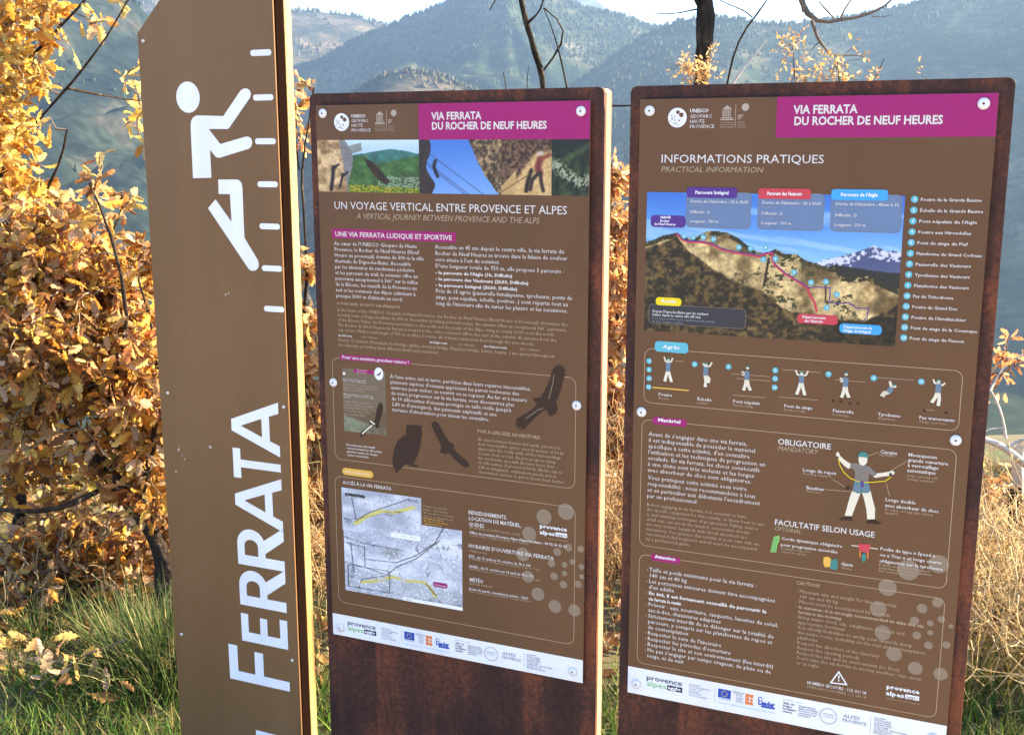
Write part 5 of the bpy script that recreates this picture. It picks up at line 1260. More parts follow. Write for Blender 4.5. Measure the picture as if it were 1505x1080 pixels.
def make_leaves(parent, P, D, S, C, g, n_single, eye=np.array([0, 0, 1.6])):
    n = len(P)
    M = frames(D, g, n)
    kind = g.integers(0, len(LEAF), n)
    vis = S / np.linalg.norm(P - eye, axis=1) - .01 * ((P[:, 0] / P[:, 1]) < -.47) * 1.0 - .01 * (P[:, 1] < .5)
    order = np.argsort(-vis)
    single = set(order[:n_single].tolist())
    inv = parent.matrix_basis.inverted() if parent else Matrix()
    pos0 = np.array(parent.location)
    shade_meshes = {}
    for i in sorted(single):
        key = (int(kind[i]), int(C[i][0] * 7), int(C[i][2] * 20))
        if key not in shade_meshes:
            V, F = LEAF[kind[i]]
            shade_meshes[key] = mesh_np('leaf', V, F, m_leaf, np.tile(C[i][None], (len(V), 1)), smooth=True)
        o = link('leaf', shade_meshes[key], parent)
        m = Matrix.Identity(4)
        for r in range(3):
            for c_ in range(3): m[r][c_] = M[i][r, c_] * S[i]
            m[r][3] = P[i][r] - pos0[r]
        o.matrix_local = m
    rest = np.array([i for i in range(n) if i not in single])
    if not len(rest): return
    VV, FF, TT, k = [], [], [], 0
    for q, (V, F) in enumerate(LEAF):
        idx = rest[kind[rest] == q]
        if not len(idx): continue
        W = np.einsum('nij,vj->nvi', M[idx], V) * S[idx][:, None, None] + (P[idx] - pos0)[:, None]
        m = len(idx); nv = len(V)
        VV.append(W.reshape(-1, 3)); FF.append((np.arange(m)[:, None, None] * nv + F[None]).reshape(-1, 4) + k)
        TT.append(np.repeat(C[idx], nv, axis=0)); k += m * nv
    link('foliage', mesh_np('foliage', np.concatenate(VV), np.concatenate(FF), m_leaf, np.concatenate(TT), smooth=True), parent, kind='stuff')

def plant(name, label, cat, base, trunks, limbs, blobs, pal, seed, n_single=300, leaf=(.034, .076), group=None, bark=None, twig_r=.0035, per=7, dens=1.7):
    """trunks/limbs: (points, r0, r1); blobs: (centre, radius, leaves)"""
    g = np.random.default_rng(seed)
    root = empty(name, base, label, cat, group=group)
    b0 = np.array(base, float); nodes = []
    for nm, lst in (('trunk', trunks), ('branch', limbs)):
        for q, (pts, r0, r1) in enumerate(lst):
            n = max(6, int(sum(math.dist(a, b) for a, b in zip(pts[:-1], pts[1:])) / .06))
            Q = wiggle(pts, n, r0 * .22, seed * 31 + q + (7 if nm == 'branch' else 0))
            t = Tubes(); t.add(Q - b0, rad_taper(n, r0, r1, seed + q), 10 if r0 > .012 else 7)
            link(nm, t.mesh(nm, bark or m_bark), root)
            nodes.append(Q)
    N = np.concatenate(nodes); NR = N.copy()
    tw = Tubes(); P = []; D = []
    targets = []
    for c, r, k in blobs:
        k = k * dens
        c = np.array(c); rr_ = np.array(r if hasattr(r, '__len__') else (r, r * 1.1, r))
        m = max(1, int(k / per))
        u = unit(g.normal(0, 1, (m, 3))) * (g.random((m, 1)) ** .45)
        for x in u: targets.append(c + x * rr_)
    T = np.array(targets)
    if len(T):
        d0 = np.array([np.min(np.linalg.norm(N - x, axis=1)) for x in T])
        for i in np.argsort(d0):
            x = T[i]
            dd = np.linalg.norm(N - x, axis=1); j = int(np.argmin(dd)); a = N[j]; L = dd[j]
            if L < .02: x = x + g.normal(0, .05, 3); L = np.linalg.norm(x - a)
            n = 5 if L < .25 else 8
            tt_ = np.linspace(0, 1, n)[:, None]
            mid = g.normal(0, .12 * L, 3) * np.sin(tt_ * math.pi)
            Q = a + (x - a) * tt_ + mid + g.normal(0, .006, (n, 3)) * (tt_ > 0)
            tw.add(Q - b0, np.linspace(twig_r * min(2.2, .8 + L * 2), twig_r * .45, n), 4)
            N = np.concatenate([N, Q[1:]])
            if per:
                nl = g.integers(max(2, per - 3), per + 4)
                dirn = unit(Q[-1] - Q[-2])
                for _ in range(nl):
                    s = g.random() ** 1.6
                    span = min(L, .13)
                    p = Q[-1] - dirn * s * span
                    P.append(p); D.append(dirn * g.uniform(.1, .9) + g.normal(0, .62, 3) + np.array([0, 0, -.22]))
    if tw.V: link('twigs', tw.mesh('twigs', m_twig), root, kind='stuff')
    if P and per:
        P = np.array(P); D = unit(np.array(D)); P = P + D * .01
        S = g.uniform(leaf[0], leaf[1], len(P))
        C = np.array(pal)[g.integers(0, len(pal), len(P))] * g.uniform(.55, 1.12, (len(P), 1)) * [1, .99, .84]
        make_leaves(root, P, D, S, C, g, min(n_single, len(P)), )
    return root

# ---- the big oak shrub at the left: forked trunk near the grass tussock
plant('oak_shrub', 'golden brown oak shrub with crooked dark trunk behind the grass tussock by the totem', 'shrub', (-1.23, 3.67, -.02),
    [(([-1.23, 3.67, -.02], (-1.235, 3.700, 0.090), (-1.251, 3.720, 0.234), (-1.318, 3.750, 0.363), (-1.412, 3.780, 0.446), (-1.506, 3.800, 0.573), (-1.586, 3.850, 0.672), (-1.642, 3.900, 0.836), (-1.671, 3.900, 1.082), (-1.740, 4.000, 1.339)), .036, .010)],
    [(((-1.239, 3.700, 0.102), (-1.177, 3.800, 0.127), (-1.065, 3.900, 0.168), (-0.958, 4.000, 0.240), (-0.873, 4.000, 0.427)), .017, .006),
     (((-1.318, 3.750, 0.363), (-1.240, 3.700, 0.588), (-1.202, 3.700, 0.828), (-1.212, 3.700, 1.039), (-1.259, 3.700, 1.200)), .014, .004),
     (((-1.412, 3.780, 0.446), (-1.484, 3.600, 0.424), (-1.604, 3.500, 0.410), (-1.779, 3.500, 0.457)), .013, .005),
     (((-1.506, 3.800, 0.573), (-1.334, 3.650, 0.838), (-1.257, 3.600, 1.054), (-1.277, 3.600, 1.255), (-1.338, 3.650, 1.428), (-1.359, 3.600, 1.495)), .013, .003),
     (((-1.642, 3.900, 0.836), (-1.502, 3.900, 1.082), (-1.414, 3.900, 1.298), (-1.347, 3.900, 1.416)), .010, .003),
     (((-1.251, 3.720, 0.234), (-1.124, 3.500, 0.147), (-0.965, 3.500, 0.123)), .010, .004)],
    [((-1.669, 3.700, 1.200), .19, 300), ((-1.532, 3.700, 1.200), .19, 330), ((-1.394, 3.750, 1.148), .15, 230), ((-1.304, 3.800, 1.189), .11, 150), ((-1.598, 3.600, 0.986), .22, 380), ((-1.438, 3.650, 0.978), .2, 360),
     ((-1.285, 3.700, 0.969), .17, 300), ((-1.224, 3.750, 0.721), .18, 300), ((-1.661, 3.750, 0.721), .2, 240), ((-1.427, 3.700, 0.756), .2, 300), ((-1.346, 3.800, 0.560), .17, 230), ((-1.271, 3.800, 0.410), .15, 190),
     ((-1.645, 3.900, 0.482), .17, 130), ((-1.772, 3.800, 0.510), .17, 140), ((-1.517, 4.000, 0.159), .14, 70), ((-1.334, 3.900, 0.088), .12, 80), ((-1.790, 4.000, 0.132), .15, 110), ((-1.579, 3.900, 0.035), .13, 160), ((-1.447, 3.900, 0.115), .12, 130), ((-1.666, 3.900, 0.221), .14, 150), ((-1.830, 3.800, 0.127), .13, 140), ((-1.678, 3.600, 0.031), .10, 60), ((-1.377, 3.750, 0.017), .09, 60),
     ((-1.356, 3.700, 1.426), .05, 20), ((-1.348, 3.600, 1.500), .03, 9), ((-1.347, 3.900, 1.416), .055, 24), ((-1.532, 3.800, 1.271), .11, 110), ((-1.610, 3.750, 1.333), .16, 180)],
    PAL_GOLD[:6] + PAL_BROWN + PAL_RUST[:3], 11, 300)

plant('oak_tree', 'pale gold oak at the left edge, tall enough to leave the frame', 'tree', (-1.95, 4.15, 0),
    [((( -1.95, 4.15, -.03), (-1.971, 4.150, -0.065), (-1.929, 4.150, 0.244), (-1.965, 4.200, 0.506), (-1.948, 4.200, 0.884), (-1.885, 4.200, 1.249), (-1.864, 4.100, 1.554), (-1.788, 4.100, 1.866), (-1.777, 4.100, 2.260)), .034, .012)],
    [(((-1.864, 4.100, 1.554), (-1.687, 4.000, 1.685), (-1.538, 3.950, 1.811), (-1.410, 3.950, 1.947), (-1.296, 4.000, 2.155)), .0065, .003),
     (((-1.788, 4.100, 1.866), (-1.616, 4.000, 1.974), (-1.489, 4.000, 2.088), (-1.412, 4.000, 2.178)), .009, .003),
     (((-1.885, 4.200, 1.249), (-1.685, 4.000, 1.412), (-1.548, 3.900, 1.580), (-1.529, 3.900, 1.672)), .010, .003),
     (((-1.965, 4.200, 0.506), (-1.851, 4.300, 0.592), (-1.699, 4.300, 0.812), (-1.629, 4.300, 1.029)), .012, .004),
     (((-1.538, 3.950, 1.811), (-1.475, 4.100, 1.795), (-1.421, 4.300, 1.779), (-1.343, 4.300, 1.779)), .005, .002)],
    [((-1.740, 4.000, 2.043), .13, 150), ((-1.653, 4.000, 2.092), .09, 70), ((-1.782, 4.000, 1.837), .15, 170), ((-1.673, 3.950, 1.879), .08, 70), ((-1.560, 3.950, 1.970), .03, 9), ((-1.776, 4.000, 1.626), .13, 190), ((-1.618, 3.900, 1.672), .035, 14),
     ((-1.807, 4.000, 1.412), .18, 280), ((-1.700, 3.950, 1.414), .11, 120), ((-1.582, 3.900, 1.440), .03, 8), ((-1.443, 4.000, 2.076), .05, 18), ((-1.370, 4.000, 2.110), .035, 8),
     ((-1.416, 4.300, 1.854), .055, 20), ((-1.442, 4.300, 1.734), .05, 18), ((-1.400, 4.300, 1.616), .02, 5), ((-1.950, 4.400, 0.222), .2, 80), ((-1.658, 4.300, 1.002), .22, 200), ((-1.950, 4.300, 0.703), .2, 160)],
    [PAL_GOLD[k] for k in (0, 1, 3, 7, 0, 3, 5, 2, 4)], 23, 300, dens=1.35)

plant('oak_shrub', 'rusty leaved oak shrub growing behind the gap between totem and left panel', 'shrub', (-.78, 4.35, -.02),
    [(((-.78, 4.35, -.03), (-0.791, 4.300, -0.155), (-0.823, 4.300, 0.138), (-0.792, 4.300, 0.480), (-0.826, 4.300, 0.812), (-0.777, 4.200, 1.146), (-0.794, 4.200, 1.528), (-0.728, 4.200, 1.824)), .016, .003)],
    [(((-0.823, 4.300, 0.138), (-0.945, 4.200, 0.340), (-1.148, 4.300, 0.536), (-1.329, 4.300, 0.703)), .012, .004), (((-0.792, 4.300, 0.480), (-0.642, 4.400, 0.682), (-0.456, 4.500, 0.833)), .010, .004), (((-0.777, 4.200, 1.146), (-0.830, 4.200, 1.236)), .004, .002),
     (((-0.794, 4.200, 1.528), (-0.810, 4.200, 1.652), (-0.794, 4.200, 1.726)), .004, .002), (((-0.791, 4.300, -0.155), (-0.856, 4.200, -0.143), (-0.966, 4.200, -0.173)), .007, .003)],
    [((-0.812, 4.300, 0.812), .10, 110), ((-0.808, 4.300, 0.564), .12, 180), ((-0.829, 4.300, 0.339), .13, 210), ((-0.810, 4.300, 0.109), .12, 180), ((-0.804, 4.300, -0.126), .11, 120), ((-0.802, 4.200, 0.963), .05, 30), ((-0.816, 4.200, 1.211), .035, 16), ((-0.769, 4.200, 1.146), .035, 14),
     ((-0.728, 4.200, 1.824), .022, 7), ((-0.755, 4.200, 1.775), .02, 6), ((-0.794, 4.200, 1.652), .03, 10), ((-0.802, 4.200, 1.726), .02, 6), ((-1.178, 4.400, 0.454), .2, 200), ((-0.616, 4.600, 0.522), .25, 200), ((-0.453, 4.600, -0.089), .25, 160), ((-1.228, 4.200, 0.058), .2, 150)],
    PAL_RUST + PAL_BROWN[:4], 31, 220, dens=2.6)

plant('oak_shrub', 'orange pink oak shrub showing in the narrow gap between the two panels', 'shrub', (.62, 4.7, -.02),
    [(((.62, 4.7, -.03), (0.464, 4.700, -0.189), (0.479, 4.700, 0.190), (0.431, 4.700, 0.498), (0.448, 4.700, 0.858), (0.424, 4.600, 1.216), (0.404, 4.600, 1.549)), .016, .003)],
    [(((0.479, 4.700, 0.190), (0.749, 4.800, 0.475), (0.997, 4.900, 0.826)), .010, .004), (((0.431, 4.700, 0.498), (0.202, 4.800, 0.721), (-0.008, 4.900, 0.826)), .010, .004), (((0.464, 4.700, -0.189), (0.377, 4.600, 0.036), (0.506, 4.600, 0.251)), .008, .003)],
    [((0.425, 4.600, 1.494), .05, 34), ((0.437, 4.600, 1.300), .09, 90), ((0.437, 4.650, 1.069), .11, 130), ((0.446, 4.700, 0.828), .12, 160), ((0.436, 4.700, 0.589), .12, 170), ((0.455, 4.700, 0.345), .12, 130), ((0.460, 4.700, 0.065), .11, 60), ((0.915, 4.900, 0.577), .25, 150), ((0.146, 4.900, 0.577), .25, 150)],
    PAL_RUST + [(.78, .56, .40), (.74, .46, .3)], 41, 200, dens=2.9)

def tuft(c, r, n): return (c, r, n)
plant('oak_sapling', 'slender sapling with pale orange leaf tufts peeping over the top of the right panel', 'shrub', (1.55, 4.75, -.02),
    [(((1.55, 4.75, -.03), (1.390, 4.700, -0.125), (1.296, 4.650, 0.807), (1.225, 4.600, 1.383), (1.174, 4.600, 1.711), (1.139, 4.600, 1.872), (1.124, 4.600, 2.004)), .012, .002)],
    [(((1.225, 4.600, 1.383), (1.321, 4.600, 1.657), (1.325, 4.600, 1.872), (1.304, 4.600, 1.965)), .005, .002), (((1.225, 4.600, 1.383), (1.415, 4.600, 1.711), (1.451, 4.600, 1.872), (1.495, 4.600, 1.962)), .004, .0018), (((1.415, 4.600, 1.711), (1.588, 4.600, 1.792), (1.670, 4.600, 1.877)), .003, .0015)],
    [((1.138, 4.600, 2.004), (.018, .02, .024), 20), ((1.184, 4.600, 1.909), .018, 12), ((1.138, 4.600, 1.893), .016, 10), ((1.248, 4.600, 1.883), .012, 8), ((1.311, 4.600, 1.925), (.028, .03, .022), 30), ((1.349, 4.600, 1.888), .03, 18), ((1.450, 4.600, 1.893), .025, 10), ((1.670, 4.600, 1.888), .01, 4), ((1.109, 4.600, 2.031), .01, 5)],
    [(.80, .44, .17), (.78, .52, .27), (.66, .32, .12), (.86, .62, .34)], 53, 120, leaf=(.012, .028), twig_r=.0016, dens=3.4)

plant('yellow_shrub', 'sunlit yellow leaved shrub glowing behind the dark oak trunk at the left', 'shrub', (-1.9, 5.3, -.05),
    [(((-1.9, 5.3, -.08), (-2.183, 5.300, -0.564), (-2.195, 5.300, -0.274), (-2.106, 5.300, 0.010)), .014, .005)], [(((-2.183, 5.300, -0.564), (-2.369, 5.300, -0.310), (-2.490, 5.300, -0.131)), .008, .003), (((-2.183, 5.300, -0.564), (-1.961, 5.300, -0.346), (-1.844, 5.300, -0.131)), .008, .003)],
    [((-2.164, 5.300, -0.310), .20, 260), ((-2.366, 5.300, -0.274), .18, 200), ((-2.043, 5.300, -0.060), .2, 220), ((-1.924, 5.300, -0.310), .16, 150), ((-2.490, 5.300, -0.131), .2, 180), ((-2.283, 5.300, -0.527), .15, 120)],
    [(.72, .62, .10), (.62, .56, .08), (.80, .68, .18), (.5, .48, .08), (.78, .52, .12)], 37, 150)
# ---- bare trees behind the panels
plant('bare_tree', 'crooked thin bare tree rising behind the middle of the left panel', 'tree', (.18, 5.2, -.1),
    [(((.18, 5.2, -.2), (0.162, 5.200, -0.667), (0.193, 5.150, 0.393), (0.166, 5.100, 1.360), (0.134, 5.050, 1.869), (0.120, 5.000, 1.953), (0.090, 5.000, 2.062), (0.052, 5.000, 2.153), (0.034, 5.000, 2.266), (-0.007, 5.000, 2.433), (-0.022, 5.000, 2.680)), .022, .011)],
    [(((0.136, 5.030, 1.941), (0.185, 5.000, 2.005), (0.242, 4.950, 2.069), (0.247, 4.900, 2.109), (0.201, 4.900, 2.153), (0.137, 4.900, 2.192)), .0055, .003),
     (((0.241, 4.950, 1.850), (0.234, 4.950, 1.927), (0.197, 4.920, 2.010), (0.190, 4.900, 2.086), (0.154, 4.900, 2.164), (0.131, 4.900, 2.192)), .006, .002),
     (((0.066, 5.000, 2.139), (0.108, 4.900, 2.164), (0.143, 4.900, 2.197), (0.137, 4.900, 2.266)), .006, .003),
     (((0.034, 5.000, 2.266), (-0.037, 5.000, 2.322), (-0.072, 5.000, 2.224), (-0.096, 5.000, 2.193)), .004, .002),
     (((-0.022, 4.800, 1.772), (-0.024, 4.800, 1.870), (-0.036, 4.800, 1.923)), .004, .002), (((0.065, 4.800, 1.772), (0.064, 4.800, 1.884), (0.070, 4.800, 1.950)), .003, .0015)],
    [], PAL_GOLD, 61, 0)
plant('bare_tree', 'thick straight dark bare trunk rising behind the left half of the right panel', 'tree', (1.0, 4.9, -.1),
    [(((1.0, 4.9, -.2), (0.858, 4.900, -0.536), (0.829, 4.900, 0.765), (0.815, 4.900, 1.661), (0.813, 4.900, 1.890), (0.814, 4.900, 2.114), (0.815, 4.900, 2.280), (0.804, 4.900, 2.764)), .044, .036)],
    [(((0.775, 4.850, 2.180), (0.714, 4.800, 2.164), (0.658, 4.800, 2.150), (0.592, 4.800, 2.161)), .004, .0015), (((0.788, 4.880, 2.201), (0.756, 4.850, 2.235), (0.723, 4.800, 2.320)), .008, .005)],
    [((0.733, 4.700, 1.938), (.035, .03, .022), 30), ((0.798, 4.700, 1.921), (.04, .03, .02), 30), ((0.763, 4.700, 1.900), .02, 14)], [(.82, .50, .25), (.76, .42, .2), (.86, .62, .36)], 67, 60, leaf=(.012, .028), twig_r=.0016, dens=3.4)
plant('bare_tree', 'forked bare sapling with one sunlit pale shoot beside the thick dark trunk', 'tree', (1.12, 4.75, -.1),
    [(((1.12, 4.75, -.2), (0.911, 4.700, 0.498), (0.866, 4.650, 1.658), (0.859, 4.600, 1.872), (0.886, 4.600, 1.952), (0.897, 4.600, 2.031), (0.938, 4.600, 2.088), (0.959, 4.600, 2.119), (0.995, 4.600, 2.156), (1.041, 4.600, 2.207), (1.094, 4.600, 2.341)), .012, .003)],
    [(((0.959, 4.600, 2.119), (0.928, 4.600, 2.151), (0.873, 4.600, 2.161), (0.832, 4.600, 2.179), (0.790, 4.600, 2.207)), .003, .002), (((0.865, 4.600, 2.151), (0.862, 4.600, 2.166)), .002, .001)],
    [], PAL_GOLD, 71, 0)
plant('bare_shoot', 'short pale bleached shoot leaning right above the right panel', 'branch', (0.854, 4.500, 1.496),
    [(((0.854, 4.500, 1.496), (0.844, 4.500, 1.853), (0.871, 4.500, 1.905), (0.924, 4.500, 1.939), (0.965, 4.500, 1.970), (0.977, 4.500, 1.990), (0.995, 4.500, 2.026)), .013, .004)], [(((0.965, 4.500, 1.970), (0.975, 4.500, 1.975)), .004, .003)], [], PAL_GOLD, 73, 0, bark=m_pale)
plant('bare_tree', 'bare tree whose drooping branches hang into the top of the picture over the right panel', 'tree', (3.3, 5.6, -.2),
    [(((3.3, 5.6, -.3), (3.326, 5.500, -0.050), (3.137, 5.500, 1.341), (2.881, 5.400, 2.289), (2.463, 5.300, 2.831), (1.863, 5.200, 3.002), (1.401, 5.100, 2.784), (1.219, 5.000, 2.405)), .045, .014)],
    [(((1.219, 5.000, 2.405), (1.242, 5.000, 2.238), (1.249, 4.950, 2.181), (1.276, 4.900, 2.145), (1.295, 4.900, 2.109), (1.315, 4.900, 2.112), (1.351, 4.900, 2.137), (1.397, 4.900, 2.150), (1.466, 4.900, 2.150), (1.564, 4.900, 2.164), (1.591, 4.900, 2.192), (1.622, 4.900, 2.236)), .017, .004),
     (((1.466, 4.900, 2.150), (1.493, 4.880, 2.173), (1.497, 4.860, 2.204)), .003, .001), (((1.529, 4.900, 2.159), (1.564, 4.880, 2.148), (1.597, 4.860, 2.160)), .0025, .001), (((1.313, 4.900, 2.053), (1.271, 4.880, 2.023), (1.255, 4.880, 1.990)), .003, .001), (((1.273, 4.900, 2.142), (1.284, 4.900, 2.098), (1.313, 4.900, 2.053), (1.343, 4.900, 2.019), (1.365, 4.900, 1.997)), .009, .005),
     (((1.365, 4.900, 1.997), (1.418, 4.900, 1.989), (1.461, 4.900, 2.003), (1.492, 4.900, 2.005), (1.505, 4.900, 1.991)), .005, .002),
     (((1.397, 4.900, 2.150), (1.406, 4.900, 2.186), (1.425, 4.900, 2.209), (1.449, 4.900, 2.242)), .006, .003),
     (((1.368, 4.900, 2.148), (1.340, 4.900, 2.181), (1.307, 4.900, 2.203), (1.301, 4.900, 2.220)), .004, .003), (((1.271, 4.930, 2.162), (1.291, 4.930, 2.179)), .004, .002),
     (((1.252, 4.950, 2.181), (1.243, 4.950, 2.243), (1.229, 5.000, 2.322)), .012, .014)],
    [], PAL_GOLD, 79, 0, bark=m_twig)
plant('fallen_branch', 'thin dark branch bridging the gap between the two panels near their tops', 'branch', (0.169, 3.200, 1.564),
    [(((0.169, 3.200, 1.564), (0.225, 3.200, 1.715), (0.278, 3.200, 1.739), (0.305, 3.200, 1.752), (0.332, 3.200, 1.754), (0.398, 3.200, 1.715), (0.459, 3.200, 1.564)), .0035, .0025)], [(((0.332, 3.200, 1.754), (0.367, 3.200, 1.771)), .002, .001)], [], PAL_GOLD, 83, 0)

# ---- dead tree and brush at the right edge
plant('dead_tree', 'bleached dead tree with a charred stub leaning at the right edge beside the right panel', 'tree', (2.097, 4.400, -0.411),
    [(((2.097, 4.400, -0.411), (2.093, 4.400, -0.166), (2.087, 4.400, 0.104), (2.083, 4.400, 0.309), (2.080, 4.400, 0.411)), .034, .022)],
    [(((1.832, 4.300, 0.480), (1.916, 4.300, 0.457), (1.986, 4.300, 0.438), (2.060, 4.300, 0.367), (2.225, 4.300, 0.224)), .011, .015), (((1.994, 4.300, 0.438), (2.025, 4.300, 0.457), (2.118, 4.300, 0.480)), .010, .006),
     (((1.978, 4.300, 0.466), (1.959, 4.300, 0.564), (1.932, 4.300, 0.620), (1.902, 4.300, 0.661)), .006, .004), (((2.037, 4.350, -0.236), (1.995, 4.350, 0.003), (1.946, 4.350, 0.179), (1.912, 4.350, 0.252)), .012, .006),
     (((1.995, 4.350, 0.003), (1.940, 4.350, 0.091), (1.915, 4.350, 0.295)), .006, .002), (((1.899, 4.300, 0.661), (1.978, 4.400, 0.724), (2.012, 4.400, 0.808), (2.109, 4.400, 0.794)), .004, .002), (((1.873, 4.300, 0.480), (1.904, 4.300, 0.508), (1.968, 4.300, 0.514)), .004, .002), (((2.099, 4.400, 0.280), (2.058, 4.350, 0.179), (1.964, 4.300, 0.051)), .004, .002)],
    [((1.987, 4.400, 0.772), (.03, .03, .035), 24), ((1.979, 4.400, 0.710), (.03, .03, .02), 20), ((2.051, 4.400, 0.738), (.03, .03, .02), 16), ((2.000, 4.400, 0.850), .01, 3), ((1.866, 4.200, 0.058), .06, 26), ((1.947, 4.300, 0.253), .05, 18), ((1.782, 4.000, -0.088), .05, 18)],
    [(.62, .24, .12), (.70, .34, .18), (.78, .46, .26)], 89, 60, leaf=(.03, .055), bark=m_pale)
t = Tubes(); Q = wiggle([(2.068, 4.360, -0.150), (2.070, 4.360, 0.029), (2.063, 4.360, 0.234)], 10, .004, 3)
dtree = [o for o in bpy.data.objects if o.name == 'dead_tree'][0]
t.add(Q - np.array(dtree.location), [.034, .036, .035, .036, .034, .034, .032, .031, .029, .027], 10)
link('charred_bark', t.mesh('charred_bark', flat_mat('charred_wood', (.018, .014, .012), .95, .1)), dtree)

def brush(label, x0, x1, y0, y1, n, hmin, hmax, seed, pal, group='dry brush clumps'):
    """a clump of dry branching stems"""
    g = np.random.default_rng(seed)
    cx, cy = (x0 + x1) / 2, (y0 + y1) / 2; cz = float(ground_h(np.array(cx), np.array(cy)))
    root = empty('dry_brush', (cx, cy, cz), label, 'brush', group=group)
    b0 = np.array([cx, cy, cz]); t = Tubes()
    for _ in range(n):
        x, y = g.uniform(x0, x1), g.uniform(y0, y1); z = float(ground_h(np.array(x), np.array(y)))
        h = g.uniform(hmin, hmax); d = g.normal(0, .28, 2)
        p = np.array([x, y, z - .02]); k = 7
        tt_ = np.linspace(0, 1, k)
        Q = p + np.stack([d[0] * h * tt_ ** 1.5, d[1] * h * tt_ ** 1.5, h * tt_], -1) + g.normal(0, .012, (k, 3))
        c = np.array(pal[g.integers(0, len(pal))]) * g.uniform(.7, 1.2)
        r = g.uniform(.0016, .0036)
        t.add(Q - b0, np.linspace(r, r * .4, k), 4, c)
        for _ in range(g.integers(3, 8)):
            j = g.integers(2, k); L = g.uniform(.05, .22); dd = unit(g.normal(0, 1, 3) + np.array([0, 0, .6]))
            m = 4; s = np.linspace(0, 1, m)[:, None]
            B = Q[j] + dd * L * s + g.normal(0, .008, (m, 3)) * s
            t.add(B - b0, np.linspace(r * .6, r * .25, m), 3, c)
            for _ in range(g.integers(0, 4)):
                dd2 = unit(dd + g.normal(0, .7, 3)); e = B[g.integers(1, m)]
                t.add(np.stack([e, e + dd2 * .03, e + dd2 * .06 + [0, 0, .01]]) - b0, [r * .4, r * .35, r * .9], 3, c * 1.2)
    link('stems', t.mesh('stems', m_grass, tint=True), root, kind='stuff')
    return root
DRY = [(.62, .48, .26), (.72, .58, .36), (.50, .36, .18), (.44, .32, .2), (.78, .66, .42)]
brush('tall straw coloured dry brush filling the right edge beside the right panel', 1.35, 2.4, 2.98, 4.1, 560, .12, .44, 5, DRY)
brush('dry tangled brush standing low in the gap between the two panels', .2, .9, 3.7, 4.4, 150, .3, .7, 6, [(.56, .38, .2), (.66, .5, .3), (.4, .25, .12)])
brush('grey twiggy brush at the lower left corner under the oak', -2.3, -1.35, 3.5, 4.0, 25, .10, .25, 8, [(.30, .23, .14), (.42, .34, .2), (.2, .15, .09)])
brush('dry brush behind the gap between the totem and the left panel', -1.0, -.4, 3.6, 4.2, 90, .25, .55, 9, [(.56, .38, .2), (.5, .4, .2)])

def blades(name, label, xr, yr, n, h, w, lean, pal, seed, clump=0, centre=None, kind='stuff', cat='grass', spread=.0, parent=None):
    g = np.random.default_rng(seed)
    if centre is None:
        x = g.uniform(xr[0], xr[1], n); y = g.uniform(yr[0], yr[1], n)
        if clump:
            d = fbm(x * 3.1 + seed, y * 3.1, 3); keep = d + g.normal(0, .07, n) > clump
            x, y = x[keep], y[keep]
    else:
        a = g.random(n) * 6.28; r = np.abs(g.normal(0, spread, n)); x = centre[0] + r * np.cos(a); y = centre[1] + r * np.sin(a)
    n = len(x); z = ground_h(x, y) - .01
    H = g.uniform(h[0], h[1], n) * (.6 + .4 * g.random(n)); Wd = g.uniform(w[0], w[1], n)
    th = g.random(n) * 6.28
    if centre is not None:
        th = np.arctan2(y - centre[1], x - centre[0]) + g.normal(0, .5, n)
    ln = np.abs(g.normal(0, lean, n)) + .1
    droop = g.uniform(.0, 1.0, n)
    seg = 5; T = np.linspace(0, 1, seg)[None]
    horiz = H[:, None] * (ln[:, None] * T + .55 * droop[:, None] * ln[:, None] * T ** 3)
    up = H[:, None] * (T - .42 * droop[:, None] * np.minimum(ln[:, None], 1.1) * T ** 3) * np.cos(np.minimum(ln, 1.2))[:, None] ** .5
    cx_ = x[:, None] + np.cos(th)[:, None] * horiz; cy_ = y[:, None] + np.sin(th)[:, None] * horiz; cz_ = z[:, None] + up
    ph = th + math.pi / 2 + g.normal(0, .7, n)
    ww = Wd[:, None] * (1 - T ** 1.8 * .92) / 2
    A_ = np.stack([cx_ + np.cos(ph)[:, None] * ww, cy_ + np.sin(ph)[:, None] * ww, cz_], -1)
    B_ = np.stack([cx_ - np.cos(ph)[:, None] * ww, cy_ - np.sin(ph)[:, None] * ww, cz_], -1)
    V = np.stack([A_, B_], 2).reshape(-1, 3)
    f = np.array([(2 * i, 2 * i + 1, 2 * i + 3, 2 * i + 2) for i in range(seg - 1)])
    F = (np.arange(n)[:, None, None] * (2 * seg) + f[None]).reshape(-1, 4)
    C = np.array(pal)[g.integers(0, len(pal), n)] * g.uniform(.4, 1.05, (n, 1))
    return link(name, mesh_np(name, V, F, m_grass, np.repeat(C, 2 * seg, axis=0), smooth=True), parent, kind=kind, label=label, cat=cat)
GREEN = [(.05, .13, .025), (.08, .19, .03), (.14, .25, .035), (.035, .09, .02), (.22, .25, .06), (.24, .20, .09)]
MIXG = [(.06, .12, .035), (.09, .16, .04), (.20, .20, .08), (.05, .10, .03), (.38, .32, .16), (.12, .17, .05), (.07, .13, .04)]
blades('green_grass', 'short bright green grass along the foot of the signs', (-2.6, 3.2), (1.6, 3.18), 60000, (.05, .16), (.003, .006), .5, GREEN, 1, clump=.30)
blades('dry_grass', 'straw coloured dry grass under the shrubs', (-3.4, 3.6), (3.2, 5.8), 22000, (.05, .17), (.002, .005), .6, [(.6, .5, .25), (.5, .4, .2), (.42, .36, .14), (.3, .3, .1)], 2, clump=.42)
blades('meadow_grass', 'thin grass around the viewer', (-5, 5), (-3, 2.2), 16000, (.03, .09), (.003, .006), .5, GREEN + MIXG, 3, clump=.45)
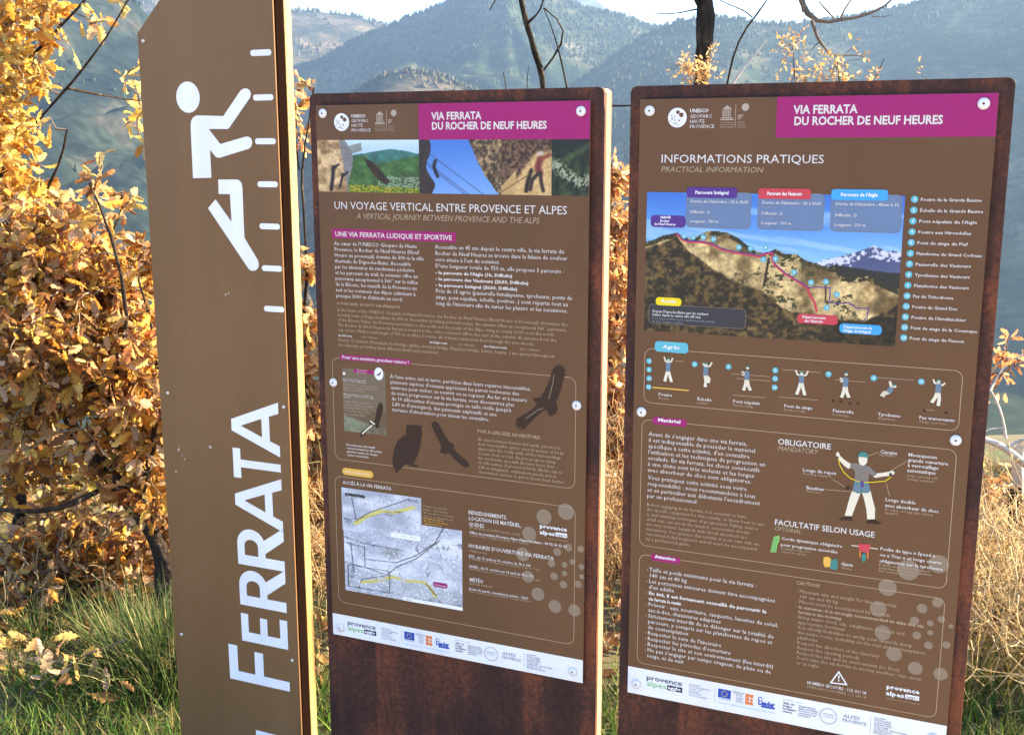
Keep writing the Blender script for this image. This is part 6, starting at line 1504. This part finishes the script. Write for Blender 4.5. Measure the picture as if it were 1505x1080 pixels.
for k, (c, n, hh, sp, lab, ln) in enumerate((((-1.05, 3.18), 1700, (.14, .38), .10, 'large dark green grass tussock at the foot of the totem', .42), ((-1.22, 3.35), 700, (.12, .32), .09, 'olive grass tussock just behind the large dark green one', .45), ((-.86, 3.25), 600, (.12, .34), .08, 'low yellowing tussock right against the totem edge', .6), ((-1.6, 3.5), 300, (.08, .22), .09, 'thin straw tipped tussock at the lower left', .5))):
    z = float(ground_h(np.array(c[0]), np.array(c[1])))
    o = blades('grass_tussock', lab, None, None, n, hh, (.003, .006), ln, MIXG if k != 2 else MIXG[2:] + GREEN[:2], 100 + k, centre=c, spread=sp, kind=None, cat='grass')
    o['group'] = 'grass tussocks'
blades('yellow_green_grass', 'sunlit yellow green grass at the lower right corner', (1.0, 2.4), (2.9, 3.35), 5000, (.06, .20), (.003, .006), .45, [(.40, .36, .09), (.30, .32, .06), (.52, .42, .18), (.45, .36, .15)], 7, clump=.40)

# a dry broken oak spray lying on the grass at the lower left
sp = empty('fallen_oak_spray', (-1.26, 3.02, .03), 'fallen spray of curled tan oak leaves lying on the grass at the lower left', 'leaves')
t = Tubes(); g = np.random.default_rng(3)
t.add(wiggle([(-.16, 0, .0), (0, .02, .12), (.14, .0, .17)], 8, .004, 4), np.linspace(.004, .002, 8), 5)
link('stalk', t.mesh('stalk', m_twig), sp)
pp = np.array([(-1.26, 3.02, .03)]) + g.normal(0, 1, (22, 3)) * [.075, .05, .04] + [0, 0, .09]
make_leaves(sp, pp, unit(g.normal(0, 1, (22, 3))), g.uniform(.055, .085, 22), np.array(PAL_BROWN)[g.choice([0, 1, 3, 5, 7], 22)], g, 22)
# leaf litter
g = np.random.default_rng(9); n = 6000
x = g.uniform(-3, 3, n); y = g.uniform(3.1, 5.6, n); P_ = np.stack([x, y, ground_h(x, y) + g.uniform(.005, .05, n)], -1)
D_ = unit(np.stack([g.normal(0, 1, n), g.normal(0, 1, n), g.normal(0, .25, n)], -1))
lit = empty('leaf_litter', (0, 0, 0), 'fallen brown oak leaves on the ground under the shrubs', 'leaves')
lit['kind'] = 'stuff'
make_leaves(lit, P_, D_, g.uniform(.045, .085, n), np.array(PAL_BROWN)[g.integers(0, 8, n)] * g.uniform(.5, .9, (n, 1)), g, 0)
print('objects', len(bpy.data.objects))
